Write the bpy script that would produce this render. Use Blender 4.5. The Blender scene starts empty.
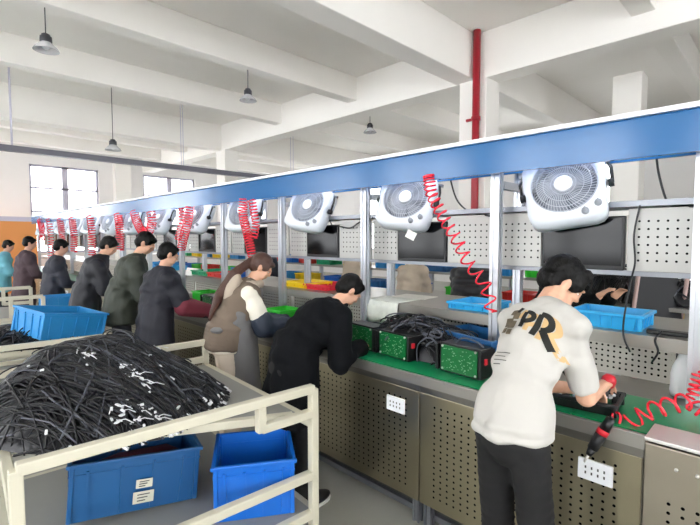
import bpy, bmesh, math, random
from mathutils import Vector, Matrix, noise
from mathutils.bvhtree import BVHTree
R = math.radians
random.seed(7)
SC = bpy.context.scene
COL = SC.collection
V = Vector

# ------------------------------------------------------------------ measuring
CAMH = 1.66
PITCH = math.atan(24.5/445.0)
def ray(px, py):
    x = (px-350)/445.0; y = -(py-262.5)/445.0
    c, s = math.cos(PITCH), math.sin(PITCH)
    f = c + y*s            # horizontal forward component
    u = -s + y*c           # up component
    return V((-f+x, f+x, 0))*0.70710678 + V((0, 0, u))
def at(px, py, Y=None, z=None, X=None):
    """surveyed point of the hall: pixel of the photo and one known coordinate"""
    d = ray(px, py)
    if Y is not None: t = Y/d.y
    elif X is not None: t = X/d.x
    else: t = (z-CAMH)/d.z
    return V((0, 0, CAMH)) + d*t

# ------------------------------------------------------------------ materials
def lin(c):
    c = c/255.0
    return c/12.92 if c <= .04045 else ((c+.055)/1.055)**2.4
def rgb(h):
    h = h.lstrip('#')
    return tuple(lin(int(h[i:i+2], 16)) for i in (0, 2, 4))
M = {}
def mat(name, col, rough=.5, metal=0., spec=.5, var=0., vscale=8., bump=0., bscale=60., emit=None, estr=0., trans=0., coat=0., stretch=None, alpha=1.):
    m = bpy.data.materials.new(name); m.use_nodes = True
    nt = m.node_tree; b = nt.nodes['Principled BSDF']
    c = rgb(col) if isinstance(col, str) else col
    b.inputs['Base Color'].default_value = (*c, 1)
    b.inputs['Roughness'].default_value = rough
    b.inputs['Metallic'].default_value = metal
    b.inputs['Specular IOR Level'].default_value = spec
    b.inputs['Transmission Weight'].default_value = trans
    b.inputs['Coat Weight'].default_value = coat
    b.inputs['Alpha'].default_value = alpha
    if emit:
        b.inputs['Emission Color'].default_value = (*rgb(emit), 1); b.inputs['Emission Strength'].default_value = estr
    if var or bump:
        tc = nt.nodes.new('ShaderNodeTexCoord')
        src = tc.outputs['Object']
        if stretch:
            mp = nt.nodes.new('ShaderNodeMapping'); mp.inputs['Scale'].default_value = stretch
            nt.links.new(src, mp.inputs['Vector']); src = mp.outputs['Vector']
    if var:
        n = nt.nodes.new('ShaderNodeTexNoise'); n.inputs['Scale'].default_value = vscale; n.inputs['Detail'].default_value = 4
        nt.links.new(src, n.inputs['Vector'])
        mx = nt.nodes.new('ShaderNodeMix'); mx.data_type = 'RGBA'
        mx.inputs['A'].default_value = (*[max(0, v*(1-var)) for v in c], 1)
        mx.inputs['B'].default_value = (*[min(1, v*(1+var)) for v in c], 1)
        nt.links.new(n.outputs['Fac'], mx.inputs['Factor'])
        nt.links.new(mx.outputs['Result'], b.inputs['Base Color'])
    if bump:
        n2 = nt.nodes.new('ShaderNodeTexNoise'); n2.inputs['Scale'].default_value = bscale; n2.inputs['Detail'].default_value = 3
        nt.links.new(src, n2.inputs['Vector'])
        bp = nt.nodes.new('ShaderNodeBump'); bp.inputs['Strength'].default_value = bump; bp.inputs['Distance'].default_value = .01
        nt.links.new(n2.outputs['Fac'], bp.inputs['Height'])
        nt.links.new(bp.outputs['Normal'], b.inputs['Normal'])
    M[name] = m
    return m

def perf(name, col, pitch, rad, x0, x1, z0, z1, rough=.35, metal=.9, hole='#0b0b0b', var=.15, pitchz=None):
    """sheet metal with a grid of punched holes (object space x / z)"""
    m = mat(name, col, rough, metal, var=var, vscale=3)
    nt = m.node_tree; b = nt.nodes['Principled BSDF']
    L = nt.links.new
    def math_(op, a, c=None):
        n = nt.nodes.new('ShaderNodeMath'); n.operation = op
        for i, v in enumerate((a, c)):
            if v is None: continue
            if isinstance(v, (int, float)): n.inputs[i].default_value = v
            else: L(v, n.inputs[i])
        return n.outputs[0]
    tc = nt.nodes.new('ShaderNodeTexCoord'); sp = nt.nodes.new('ShaderNodeSeparateXYZ'); L(tc.outputs['Object'], sp.inputs[0])
    pz = pitchz or pitch
    def cell(v, v0, p):
        k = math_('DIVIDE', math_('SUBTRACT', v, v0), p)
        f = math_('SUBTRACT', math_('FRACT', k), .5)
        return math_('MULTIPLY', f, p)
    fx = cell(sp.outputs['X'], x0, pitch); fz = cell(sp.outputs['Z'], z0, pz)
    r2 = math_('ADD', math_('MULTIPLY', fx, fx), math_('MULTIPLY', fz, fz))
    h = math_('LESS_THAN', r2, rad*rad)
    for v, lo, hi in ((sp.outputs['X'], x0, x1), (sp.outputs['Z'], z0, z1)):
        h = math_('MULTIPLY', h, math_('MULTIPLY', math_('GREATER_THAN', v, lo), math_('LESS_THAN', v, hi)))
    hb = nt.nodes.new('ShaderNodeBsdfDiffuse'); hb.inputs['Color'].default_value = (*rgb(hole), 1)
    mx = nt.nodes.new('ShaderNodeMixShader'); L(h, mx.inputs[0]); L(b.outputs[0], mx.inputs[1]); L(hb.outputs[0], mx.inputs[2])
    L(mx.outputs[0], nt.nodes['Material Output'].inputs['Surface'])
    return m

# ------------------------------------------------------------------ mesh builder
class MB:
    def __init__(s): s.bm = bmesh.new()
    def _take(s, geom, mx, smooth, mi):
        vs = geom
        fs = set()
        for v in vs:
            if mx is not None: v.co = mx @ v.co
            fs.update(v.link_faces)
        for f in fs: f.smooth = smooth; f.material_index = mi
    def box(s, c, size, rot=None, bev=0., mi=0, smooth=False, mx=None):
        t = bmesh.new()
        bmesh.ops.create_cube(t, size=1)
        for v in t.verts: v.co = V((v.co.x*size[0], v.co.y*size[1], v.co.z*size[2]))
        if bev: bmesh.ops.bevel(t, geom=t.edges[:], offset=bev, segments=2, affect='EDGES', profile=.5)
        m = Matrix.Translation(V(c))
        if rot is not None: m = m @ (rot.to_4x4() if isinstance(rot, Matrix) else Matrix.Rotation(rot, 4, 'Z'))
        if mx is not None: m = mx @ m
        s.merge(t, m, smooth, mi); return s
    def merge(s, t, m, smooth, mi):
        t.verts.index_update()
        vm = [s.bm.verts.new(m @ v.co) for v in t.verts]
        for f in t.faces:
            try: g = s.bm.faces.new([vm[v.index] for v in f.verts])
            except ValueError: continue
            g.smooth = smooth; g.material_index = mi
        t.free()
    def cyl(s, p0, p1, r0, r1=None, seg=16, mi=0, smooth=True, caps=True):
        p0, p1 = V(p0), V(p1); r1 = r0 if r1 is None else r1
        t = bmesh.new()
        bmesh.ops.create_cone(t, cap_ends=caps, segments=seg, radius1=r0, radius2=r1, depth=(p1-p0).length)
        q = V((0, 0, 1)).rotation_difference((p1-p0).normalized()).to_matrix().to_4x4()
        s.merge(t, Matrix.Translation((p0+p1)/2) @ q, smooth, mi); return s
    def ball(s, c, r, basis=None, sub=2, mi=0):
        if isinstance(r, (int, float)): r = (r, r, r)
        t = bmesh.new(); bmesh.ops.create_icosphere(t, subdivisions=sub, radius=1)
        m = Matrix.Diagonal((*r, 1))
        if basis is not None: m = basis.to_4x4() @ m
        s.merge(t, Matrix.Translation(V(c)) @ m, True, mi); return s
    def tube(s, pts, r, seg=6, closed=False, mi=0, caps=True):
        pts = [V(p) for p in pts]; n = len(pts)
        rr = r if isinstance(r, (list, tuple)) else [r]*n
        rings = []; up = None
        for i, p in enumerate(pts):
            a = pts[(i-1) % n] if (i or closed) else p; b = pts[(i+1) % n] if (i < n-1 or closed) else p
            d = (b-a)
            d = d.normalized() if d.length > 1e-9 else V((0, 0, 1))
            if up is None:
                up = d.orthogonal().normalized()
            up = (up - d*up.dot(d))
            up = up.normalized() if up.length > 1e-6 else d.orthogonal().normalized()
            w = d.cross(up)
            rings.append([s.bm.verts.new(p + (up*math.cos(k*2*math.pi/seg)+w*math.sin(k*2*math.pi/seg))*rr[i]) for k in range(seg)])
        for i in range(n if closed else n-1):
            A, B = rings[i], rings[(i+1) % n]
            for k in range(seg):
                f = s.bm.faces.new((A[k], A[(k+1) % seg], B[(k+1) % seg], B[k])); f.smooth = True; f.material_index = mi
        if caps and not closed:
            f = s.bm.faces.new(list(reversed(rings[0]))); f.material_index = mi
            f = s.bm.faces.new(rings[-1]); f.material_index = mi
        return s
    def lathe(s, prof, c=(0, 0, 0), seg=24, mx=None, mi=0, smooth=True):
        m = Matrix.Translation(V(c)) @ (mx.to_4x4() if mx is not None else Matrix.Identity(4))
        rings = []
        for (r, z) in prof:
            rings.append([s.bm.verts.new(m @ V((r*math.cos(k*2*math.pi/seg), r*math.sin(k*2*math.pi/seg), z))) for k in range(seg)])
        for A, B in zip(rings, rings[1:]):
            for k in range(seg):
                f = s.bm.faces.new((A[k], A[(k+1) % seg], B[(k+1) % seg], B[k])); f.smooth = smooth; f.material_index = mi
        return s
    def poly(s, pts, mi=0):
        f = s.bm.faces.new([s.bm.verts.new(V(p)) for p in pts]); f.material_index = mi; return s
    def prism(s, outline, y0, y1, mx=None, mi=0):
        """outline in (x,z) extruded along y"""
        m = mx or Matrix.Identity(4)
        a = [s.bm.verts.new(m @ V((x, y0, z))) for x, z in outline]; b = [s.bm.verts.new(m @ V((x, y1, z))) for x, z in outline]
        n = len(a)
        for f in [s.bm.faces.new(a), s.bm.faces.new(list(reversed(b)))]+[s.bm.faces.new((a[i], b[i], b[(i+1) % n], a[(i+1) % n])) for i in range(n)]:
            f.material_index = mi
        return s
    def build(s, name, m, parent=None, loc=None, rz=0., recalc=True):
        if recalc: bmesh.ops.recalc_face_normals(s.bm, faces=s.bm.faces[:])
        me = bpy.data.meshes.new(name); s.bm.to_mesh(me); s.bm.free()
        return link(name, me, m, parent, loc, rz)
def link(name, me, m, parent=None, loc=None, rz=0.):
    for x in (m if isinstance(m, (list, tuple)) else [m]): me.materials.append(M[x] if isinstance(x, str) else x)
    o = bpy.data.objects.new(name, me); COL.objects.link(o)
    if parent: o.parent = parent
    if loc is not None: o.location = loc
    if rz: o.rotation_euler.z = rz
    return o
def tag(o, label, cat, group=None, kind=None):
    o['label'] = label; o['category'] = cat
    if group: o['group'] = group
    if kind: o['kind'] = kind
    return o
def thing(name, label, cat, loc=(0, 0, 0), rz=0., group=None):
    o = bpy.data.objects.new(name, None); COL.objects.link(o); o.location = loc; o.rotation_euler.z = rz
    o.empty_display_size = .05
    return tag(o, label, cat, group)
def struct(o): o['kind'] = 'structure'; return o
def dup(o, loc=None, rz=None, label=None, parent=None):
    c = o.copy(); COL.objects.link(c)
    if parent: c.parent = parent
    if loc is not None: c.location = loc
    if rz is not None: c.rotation_euler.z = rz
    if label: c['label'] = label
    for ch in list(o.children): dup(ch, parent=c)
    return c

# palette ------------------------------------------------------------------
mat('ceiling_paint', '#f6f3ee', .85, var=.03, vscale=1.2, bump=.05, bscale=30)
mat('wall_paint', '#eeeceb', .85, var=.02, vscale=2)
mat('floor_paint', '#a3a39a', .35, var=.14, vscale=2.5, bump=.03)
mat('orange_panel', '#e89a58', .6)
mat('window_frame', '#c2c0d2', .5)
g_ = mat('glass', '#ffffff', .02)
_n = g_.node_tree; _t = _n.nodes.new('ShaderNodeBsdfTransparent'); _g = _n.nodes.new('ShaderNodeBsdfGlossy'); _g.inputs['Roughness'].default_value = .02
_m = _n.nodes.new('ShaderNodeMixShader'); _f = _n.nodes.new('ShaderNodeFresnel'); _f.inputs['IOR'].default_value = 1.3
_n.links.new(_f.outputs[0], _m.inputs[0]); _n.links.new(_t.outputs[0], _m.inputs[1]); _n.links.new(_g.outputs[0], _m.inputs[2]); _n.links.new(_m.outputs[0], _n.nodes['Material Output'].inputs['Surface'])
mat('dark_pipe', '#6d6d78', .5)
mat('red_pipe', '#a21a2a', .35)
mat('beam_blue', '#2a679f', .16)
mat('white_edge', '#f2f4f8', .4)
mat('led', '#ffffff', .5, emit='#ffffff', estr=12.)
mat('aluminium', '#c9ccd2', .32, .85, var=.05)
mat('alu_dark', '#8d9096', .4, .8)
mat('steel', '#827f78', .3, .85, var=.12, vscale=4, stretch=(1, 1, 6))
mat('steel_plate', '#a29f98', .38, .8, var=.06, vscale=5)
mat('steel_light', '#d9d7d2', .35, .7)
mat('green_mat', '#0f8a55', .28, var=.1, vscale=6, coat=.3)
mat('white_plastic', '#eef0f3', .35)
mat('fan_white', '#dde2ea', .35)
mat('fan_grille', '#c9cdd6', .4)
mat('fan_blade', '#8e949e', .45)
mat('fan_cavity', '#6c727c', .6)
mat('knob_grey', '#8b8f97', .4)
mat('black_plastic', '#131416', .4)
mat('screen', '#05060a', .12, spec=.25)
mat('black_rubber', '#17181a', .55)
mat('cable_black', '#0d0e14', .38)
mat('cable_grey', '#50535c', .45)
mat('plug_white', '#dfe1e4', .45)
mat('cream_steel', '#cfcab6', .4, var=.04)
mat('deck_grey', '#8f8f8a', .45, var=.06)
mat('crate_blue', '#1368c8', .35, var=.05)
mat('crate_dark', '#205a8f', .38, var=.06)
mat('crate_pale', '#2d8fd0', .4, var=.05)
mat('tray_cyan', '#2aa5e0', .35)
mat('tray_green', '#17a06c', .35)
mat('basket_green', '#35c434', .35)
mat('tray_red', '#d8352a', .35)
mat('tray_yellow', '#f2cf12', .35)
mat('tray_redpink', '#d62d3c', .35)
mat('pcb_green', '#0d6a35', .35, var=.35, vscale=60)
mat('copper_dot', '#7fa583', .4)
mat('hose_red', '#f0253c', .25, coat=.4)
mat('driver_red', '#c8202f', .4)
mat('paper', '#e9e7df', .7, bump=.1, bscale=20)
mat('paper_print', '#e2e6dc', .6, var=.2, vscale=25)
mat('label_paper', '#d9d6c4', .7)
mat('ink', '#4a4a48', .7)
mat('bag_clear', '#eceef0', .35, trans=.1)
mat('cardboard', '#a9794c', .8)
mat('lamp_shade', '#e9e9ec', .25, trans=.3)
mat('lamp_dark', '#3c3d42', .5)
mat('chair_mesh', '#1c1d20', .7)
mat('chair_arm', '#b59a95', .5)
mat('duct_beige', '#d9d2c6', .7)
# people
mat('skin', '#d9a88c', .5, var=.04, vscale=12)
mat('skin_far', '#cfa08a', .5)
mat('hair_black', '#080706', .5, spec=.2, bump=.4, bscale=70, stretch=(3, 3, .5))
mat('hair_brown', '#4a2d22', .42, bump=.7, bscale=70, stretch=(3, 3, .5))
mat('eye_white', '#e8e2dc', .3)
mat('tee_white', '#bcb9b3', .85, bump=.5, bscale=7, stretch=(1.6, 1.6, .8))
mat('trouser_black', '#0a0a0c', .8, bump=.05, bscale=25)
mat('trouser_dark', '#24252b', .85)
mat('trouser_beige', '#d2c3b2', .85)
mat('coat_black', '#07090d', .9, spec=.2, bump=.5, bscale=9)
mat('jacket_navy', '#1a1b26', .7, bump=.5, bscale=9)
mat('jacket_olive', '#33382f', .65, bump=.5, bscale=9)
mat('jacket_black', '#1d1e26', .6, bump=.15, bscale=30)
mat('jacket_grey', '#2b2d38', .7)
mat('jacket_brown', '#4a3940', .75)
mat('jacket_teal', '#6fb4c4', .7)
mat('maroon', '#6e2433', .75)
mat('sweater_cream', '#efe8d8', .9, bump=.2, bscale=60)
mat('vest_brown', '#6f6154', .85)
mat('hood_cream', '#b3a594', .85)
mat('apron_grey', '#6d6c6c', .8)
mat('sleeve_navy', '#27303f', .6)
mat('glove_white', '#eceae6', .8)
mat('shoe_dark', '#1a1a1c', .5)
mat('shoe_sole', '#e6e4e0', .6)
mat('print_black', '#15140f', .8)
mat('print_tan', '#c9a877', .8)
mat('print_camo', '#5f5544', .85, var=.6, vscale=45)
mat('beige_shirt', '#cbbba6', .85)
mat('puffer_black', '#1a1b1f', .45)
# ------------------------------------------------------------------ people
PEOPLE = []
def remesh(mb, vox, smooth_it=5, disp=None, shrink=0.):
    bmesh.ops.recalc_face_normals(mb.bm, faces=mb.bm.faces[:])
    me = bpy.data.meshes.new('tmp'); mb.bm.to_mesh(me); mb.bm.free()
    o = bpy.data.objects.new('tmp', me); COL.objects.link(o)
    r = o.modifiers.new('r', 'REMESH'); r.mode = 'VOXEL'; r.voxel_size = vox; r.use_smooth_shade = True
    if smooth_it:
        k = o.modifiers.new('s', 'SMOOTH'); k.iterations = smooth_it; k.factor = .5
    dg = bpy.context.evaluated_depsgraph_get(); dg.update()
    out = bpy.data.meshes.new_from_object(o.evaluated_get(dg))
    bpy.data.objects.remove(o); bpy.data.meshes.remove(me)
    if disp:
        out.update()
        nr = [v.normal.copy() for v in out.vertices]
        for v, n in zip(out.vertices, nr): v.co += n*disp(v.co)
    for p in out.polygons: p.use_smooth = True
    return out
def basis(up, fwd):
    z = up.normalized(); y = (fwd - z*fwd.dot(z)).normalized(); x = y.cross(z)
    return Matrix((x, y, z)).transposed()      # columns: right, forward, up
def limb(mb, p0, p1, r0, r1, n=7, flat=False, bas=None, g=0.):
    d = (p1-p0)
    for i in range(n+1):
        t = i/n; r = r0+(r1-r0)*t+g
        mb.ball(p0+d*t, r, sub=2)
    if flat:
        b = basis(d, d.orthogonal())
        mb.ball(p1+d.normalized()*r1*.55, ((r1+g)*1.03, (r1+g)*1.03, .018), b)
def ik(S, T, a, b, pole):
    d = T-S; L = min(d.length, (a+b)*.995); dn = d.normalized()
    k = (a*a-b*b+L*L)/(2*L); h = math.sqrt(max(0, a*a-k*k))
    p = (pole-dn*pole.dot(dn)).normalized()
    return S+dn*k+p*h, S+dn*L
def hand(mb, W, fdir, pdir, side, r=.0085, curl=.6, g=0., sc=1.):
    """W wrist, fdir finger direction, pdir palm normal, side +1 right / -1 left"""
    f = fdir.normalized(); p = (pdir-f*pdir.dot(f)).normalized(); x = f.cross(p)*side   # x: towards thumb side
    x = x.normalized()
    pc = W+f*.05*sc
    mb.ball(pc, (.040*sc+g, .048*sc+g, .015*sc+g), Matrix((x, f, p)).transposed(), sub=2)
    limb(mb, W-f*.01, W+f*.03, .026*sc, .030*sc, 3, g=g)
    for k, (o, ln) in enumerate(((.030, .072), (.010, .080), (-.010, .074), (-.028, .058))):
        b0 = W+(f*.085+x*o)*sc; d = f
        pr = b0-f*.03
        for j, fr in enumerate((.45, .32, .23)):
            a = curl*(.5+.55*j)*1.1
            d2 = (f*math.cos(a)+p*math.sin(a)).normalized()
            q = b0+d2*ln*fr*sc
            limb(mb, pr, q, (r-.0007*j)*sc, (r-.0007*(j+1))*sc, 4, g=g)
            pr = q; b0 = q
    t0 = W+(f*.025+x*.028)*sc; t1 = t0+(f*.03+x*.022+p*.012)*sc; t2 = t1+(f*.03+p*.016)*sc
    limb(mb, t0, t1, .012*sc, .0105*sc, 4, g=g); limb(mb, t1, t2, .0105*sc, .0085*sc, 4, g=g)

def person(label, pos, az, H=1.70, lean=10, hpitch=20, hyaw=0, hands=None, vox=.009, skin='skin', hair=('hair_black', 'short'),
           top=None, sleeve='long', bottom='trouser_dark', hem=.86, legs=((.0, .0), (.0, .0)), grp=None, hipback=0., bulk=1., palm=None, collar=None,
           puffy=0., neckx=0., depth=1., gloves=None, curl=.55, twist=0., shoe=True, width=1.):
    s = H/1.70
    F = V((math.cos(az), math.sin(az), 0)); U = V((0, 0, 1)); Rt = F.cross(U)
    root = thing('person', label, 'person', (pos[0], pos[1], 0), 0, grp)
    O = V((0, 0, 0))
    Lr = R(lean)
    def sp(a): return U*math.cos(a)+F*math.sin(a)
    pel = O+U*.93*s-F*hipback
    wai = pel+sp(Lr*.45)*.15*s
    che = wai+sp(Lr*.85)*.19*s
    nek = che+sp(Lr)*.19*s
    hp = R(lean*.75+hpitch)
    hc = nek+sp(R(lean*.8+hpitch*.45+neckx))*.105*s+sp(hp)*.055*s
    # head frame
    hF = (Matrix.Rotation(R(hyaw), 3, 'Z') @ F)
    hs = hF.cross(U)
    hu = (U*math.cos(hp)+hF*math.sin(hp)); hf = (hF*math.cos(hp)-U*math.sin(hp))
    HB = Matrix((hs, hf, hu)).transposed()
    sb = s; s_h = s*.93
    def h(x, y, z): return hc+HB @ V((x*s_h, y*s_h, z*s_h))
    tw = Matrix.Rotation(R(twist), 3, 'Z')
    rt2 = tw @ Rt; f2 = tw @ F
    bp, bw, bc, bn = basis(sp(Lr*.2), F), basis(sp(Lr*.6), F), basis(sp(Lr*.95), f2), basis(sp(Lr), f2)
    wk = width*s
    torso = [(pel, (.160*wk, .112*s, .11*s), bp), ((pel+wai)/2, (.148*wk, .104*s, .10*s), bp), (wai, (.142*wk, .100*s, .10*s), bw),
             ((wai+che)/2, (.152*wk, .108*s, .10*s), bw), (che, (.162*wk, .116*s, .12*s), bc), (che+sp(Lr)*.08*s, (.166*wk, .106*s, .09*s), bc)]
    torso = [(c, (r[0], r[1]*depth, r[2]), b_) for c, r, b_ in torso]
    shl = che+sp(Lr)*.125*s
    torso.append((shl+sp(Lr)*.01, (.150*wk, .078*s, .062*s), bn))
    torso.append((shl+sp(Lr)*.04, (.09*wk, .062*s, .06*s), bn))
    sh = {1: shl+rt2*.158*wk-sp(Lr)*.022, -1: shl-rt2*.158*wk-sp(Lr)*.022}
    for sd in (1, -1): torso.append((shl+rt2*sd*.085*wk+sp(Lr)*.012, (.085*wk, .060*s, .052*s), bn))
    ua, fa = .285*s, .255*s
    hands = hands or {}
    arms = {}
    for sd in (1, -1):
        T = hands.get(sd)
        if T is None: T = sh[sd]+F*.30*s-U*.36*s-Rt*sd*.06
        elif len(T) == 3: T = V(T)-V((pos[0], pos[1], 0))
        pole = (-U*1.0-F*.12+Rt*sd*.18)
        E, W = ik(sh[sd], T, ua, fa, pole)
        arms[sd] = (sh[sd], E, W)
    # ---------------- body
    b = MB()
    for c, r, bb in torso: b.ball(c, tuple(v-.014 for v in r), bb, sub=3)
    limb(b, shl+sp(Lr)*.03, nek+(hc-nek)*.55, .062*s, .052*s, 5)
    # skull and face
    b.ball(h(0, -.012, .022), (.076*s_h, .096*s_h, .094*s_h), HB, sub=3)
    b.ball(h(0, .028, -.030), (.062*s_h, .066*s_h, .070*s_h), HB, sub=3)
    b.ball(h(0, .052, -.078), (.036*s_h, .036*s_h, .028*s_h), HB)            # chin
    for q in (1, -1):
        b.ball(h(q*.044, .040, -.060), (.022*s_h, .045*s_h, .026*s_h), HB)   # jaw
        b.ball(h(q*.042, .066, -.018), (.024*s_h, .022*s_h, .022*s_h), HB)   # cheek
        b.ball(h(q*.028, .084, .030), (.026*s_h, .012*s_h, .009*s_h), HB)    # brow
        b.ball(h(q*.079, -.006, -.006), (.008*s_h, .021*s_h, .032*s_h), HB)  # ear
        b.ball(h(q*.082, -.014, .002), (.009*s_h, .012*s_h, .026*s_h), HB)
    b.ball(h(0, .096, .008), (.010*s_h, .012*s_h, .026*s_h), HB); b.ball(h(0, .106, -.012), (.012*s_h, .013*s_h, .012*s_h), HB)
    for q in (1, -1): b.ball(h(q*.013, .098, -.016), .0085*s_h)
    b.ball(h(0, .092, -.046), (.023*s_h, .010*s_h, .007*s_h), HB); b.ball(h(0, .090, -.056), (.020*s_h, .010*s_h, .007*s_h), HB)
    wr = {}
    for sd in (1, -1):
        S_, E, W = arms[sd]
        limb(b, S_, E, .050*s, .040*s, 9); limb(b, E, W, .041*s, .027*s, 9)
        fd = (W-E).normalized(); pd = (palm or {}).get(sd, -U-Rt*sd*.4)
        wr[sd] = (W, fd, pd)
        hand(b, W, fd, pd, sd, curl=curl, sc=s)
    feet = {}
    for sd, (fo, ro) in zip((1, -1), legs):
        hip = pel+Rt*sd*.088*wk-U*.03*s; an = O+Rt*sd*(.10*s+ro)+F*fo+U*.085*s
        kn = (hip+an)/2+F*.035*s+U*.01
        feet[sd] = (hip, kn, an)
        limb(b, hip, kn, .064*s, .052*s, 9); limb(b, kn, an, .053*s, .036*s, 9)
        b.ball(an+F*.06*s-U*.045*s, (.040*s, .115*s, .036*s), basis(U, F))
    body = link('body', remesh(b, vox, 4), skin, root)
    for q in (1, -1):
        e = MB(); e.ball(h(q*.030, .071, .006), (.0125*s_h, .010*s_h, .0065*s_h), HB, sub=2).ball(h(q*.030, .0782, .005), (.006*s_h, .004*s_h, .0055*s_h), HB, mi=1)
        e.build('eye', ['eye_white', 'hair_black'], root)
    # ---------------- clothes
    nf = lambda c, k, a: a*(noise.noise(V((c.x*k, c.y*k, c.z*k*.45)))+.5*noise.noise(V((c.x*k*2.3+7, c.y*k*2.3, c.z*k*1.3))))
    g = .012*bulk
    # trousers
    t = MB()
    t.ball(pel-U*.02, (.156*wk+.004, .106*s*depth+.004, .11*s), bp, sub=3)
    for sd in (1, -1):
        hip, kn, an = feet[sd]
        limb(t, hip, kn, .078*s, .066*s, 9, g=g*.3); limb(t, kn, an+U*.01, .066*s, .058*s, 9, flat=True, g=g*.6)
    link('trousers', remesh(t, max(vox, .009), 4, lambda c: nf(c, 9, .006)), bottom, root)
    if shoe:
        for sd in (1, -1):
            an = feet[sd][2]; k = MB()
            fb = basis(U, F)
            k.ball(an+F*.065*s-U*.042*s, (.050*s, .140*s, .042*s), fb, sub=3).ball(an-U*.02*s, (.046*s, .055*s, .05*s), fb)
            for v in k.bm.verts: v.co.z = max(v.co.z, .012)
            so = MB(); so.ball(an+F*.065*s, (.052*s, .144*s, .03*s), fb, sub=3)
            for v in so.bm.verts: v.co.z = .002 if v.co.z < an.z else .020
            shoe_o = k.build('shoe', 'shoe_dark', root); so.build('sole', 'shoe_sole', shoe_o)
    # upper garment
    t = MB()
    for c, r, bb in torso[1:6]: t.ball(c, (max(r[0], .152*wk)+g, max(r[1], .110*s*depth)+g, r[2]+.006), bb, sub=3)
    for c, r, bb in torso[6:]: t.ball(c, (r[0]+g, r[1]+g, r[2]+.006), bb, sub=3)
    n = 16
    top0 = wai; bot = V((pel.x, pel.y, hem*s)) if hem > .3 else V((pel.x, pel.y, hem))
    for i in range(n+1):
        q = top0.lerp(bot, i/n)
        t.ball(q, ((.158+.024*i/n)*max(wk, .80*s)+g, (.112+.028*i/n)*s*depth+g, .075*s if i < n-2 else .04), bp, sub=3)
    t.ball(bot-U*.028*s, (.184*max(wk, .80*s)+g, .142*s*depth+g, .030), basis(U, F), sub=3)
    slv = {'long': 1., 'short': .72}[sleeve]
    for sd in (1, -1):
        S_, E, W = arms[sd]
        if sleeve == 'long':
            limb(t, S_, E, .058*s, .052*s, 8, g=g); limb(t, E, W-(W-E).normalized()*.02, .052*s, .036*s, 8, flat=True, g=g*.8)
        else:
            limb(t, S_, S_.lerp(E, .74), .054*s, .056*s, 10, flat=True, g=g*.6)
        t.ball(S_, .055*s+g*.8)
    if collar:
        for k in range(10):
            a = k*2*math.pi/10
            t.ball(shl+sp(Lr)*.085*s+(rt2*math.cos(a)*.066+f2*math.sin(a)*.060)*s, .020*s)
    if puffy:
        dsp = lambda c: puffy*abs(math.sin(c.z*math.pi/.075))**.6+nf(c, 8, .008)
    else:
        def dsp(c):
            u = c.dot(Rt); w = c.z+.55*abs(u)*(1 if u > 0 else .6)+.05*noise.noise(c*5)
            fold = math.sin(w*42+3*noise.noise(c*4))*max(0, noise.noise(V((c.x*4+9, c.y*4, c.z*3))))*(.034 if sleeve == 'short' else .024)
            v2 = math.sin(u*55+4*noise.noise(V((c.x*3, c.y*3, c.z*1.5))))*(.008 if sleeve == 'short' else .003)*max(0, min(1, (1.15-c.z)*3))
            return max(-.006 if sleeve == 'short' else -.010, nf(c, 7, .008*bulk)+nf(c, 18, .003)+fold+v2)
    nm = {'short': 't_shirt', 'long': 'jacket'}[sleeve]
    topo = link(nm, remesh(t, max(vox, .008), 14, dsp), top, root)
    # hair
    hm, style = hair
    t = MB()
    t.ball(h(0, -.022, .040), (.087*s_h, .100*s_h, .092*s_h), HB, sub=3)
    t.ball(h(0, -.048, -.010), (.080*s_h, .066*s_h, .072*s_h), HB, sub=3)
    if style == 'short':
        for q in (-.05, -.025, 0, .025, .05): t.ball(h(q, .054-abs(q)*.35, .085), (.026*s_h, .034*s_h, .022*s_h), HB)
        for q in (1, -1): t.ball(h(q*.072, .018, .035), (.014*s_h, .03*s_h, .045*s_h), HB)
    if style == 'mop':
        for q in (-.06, -.03, 0, .03, .06):
            t.ball(h(q, .056-abs(q)*.4, .084), (.028*s_h, .036*s_h, .030*s_h), HB); t.ball(h(q, .079-abs(q)*.42, .054-.1*abs(q)), (.018*s_h, .012*s_h, .030*s_h), HB)
        for q in (1, -1):
            t.ball(h(q*.074, .025, .030), (.015*s_h, .045*s_h, .050*s_h), HB); t.ball(h(q*.076, .012, .006), (.010*s_h, .016*s_h, .03*s_h), HB)
    if style == 'tail':
        for q in (1, -1): t.ball(h(q*.070, .022, .030), (.016*s_h, .045*s_h, .05*s_h), HB); 
        t.ball(h(0, .062, .078), (.06*s_h, .03*s_h, .024*s_h), HB)
        p = h(0, -.105, -.005); t.ball(p, .03*s_h)
        q1 = shl+sp(Lr)*.06-bn.col[1]*.15+Rt*.02; q2 = che-bc.col[1]*.172+Rt*.035; q3 = wai+sp(Lr)*.02-bw.col[1]*.165+Rt*.03
        limb(t, p, q1, .03, .042, 10); limb(t, q1, q2, .042, .040, 12); limb(t, q2, q3, .040, .014, 12)
    link('hair', remesh(t, min(vox, .008), 3, lambda c: .0025*noise.noise(HB.transposed() @ c*60)+.003*noise.noise(c*25)), hm, root)
    if gloves:
        for sd in (1, -1):
            t = MB(); hand(t, wr[sd][0], wr[sd][1], wr[sd][2], sd, curl=curl, g=.003, sc=s)
            limb(t, wr[sd][0]-wr[sd][1]*.03, wr[sd][0]+wr[sd][1]*.01, .034*s, .034*s, 3)
            link('glove', remesh(t, .005, 3), gloves, root)
    PEOPLE.append((label[:40], V((pos[0], pos[1], 0))+hc, V((pos[0], pos[1], 0))+shl))
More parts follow.
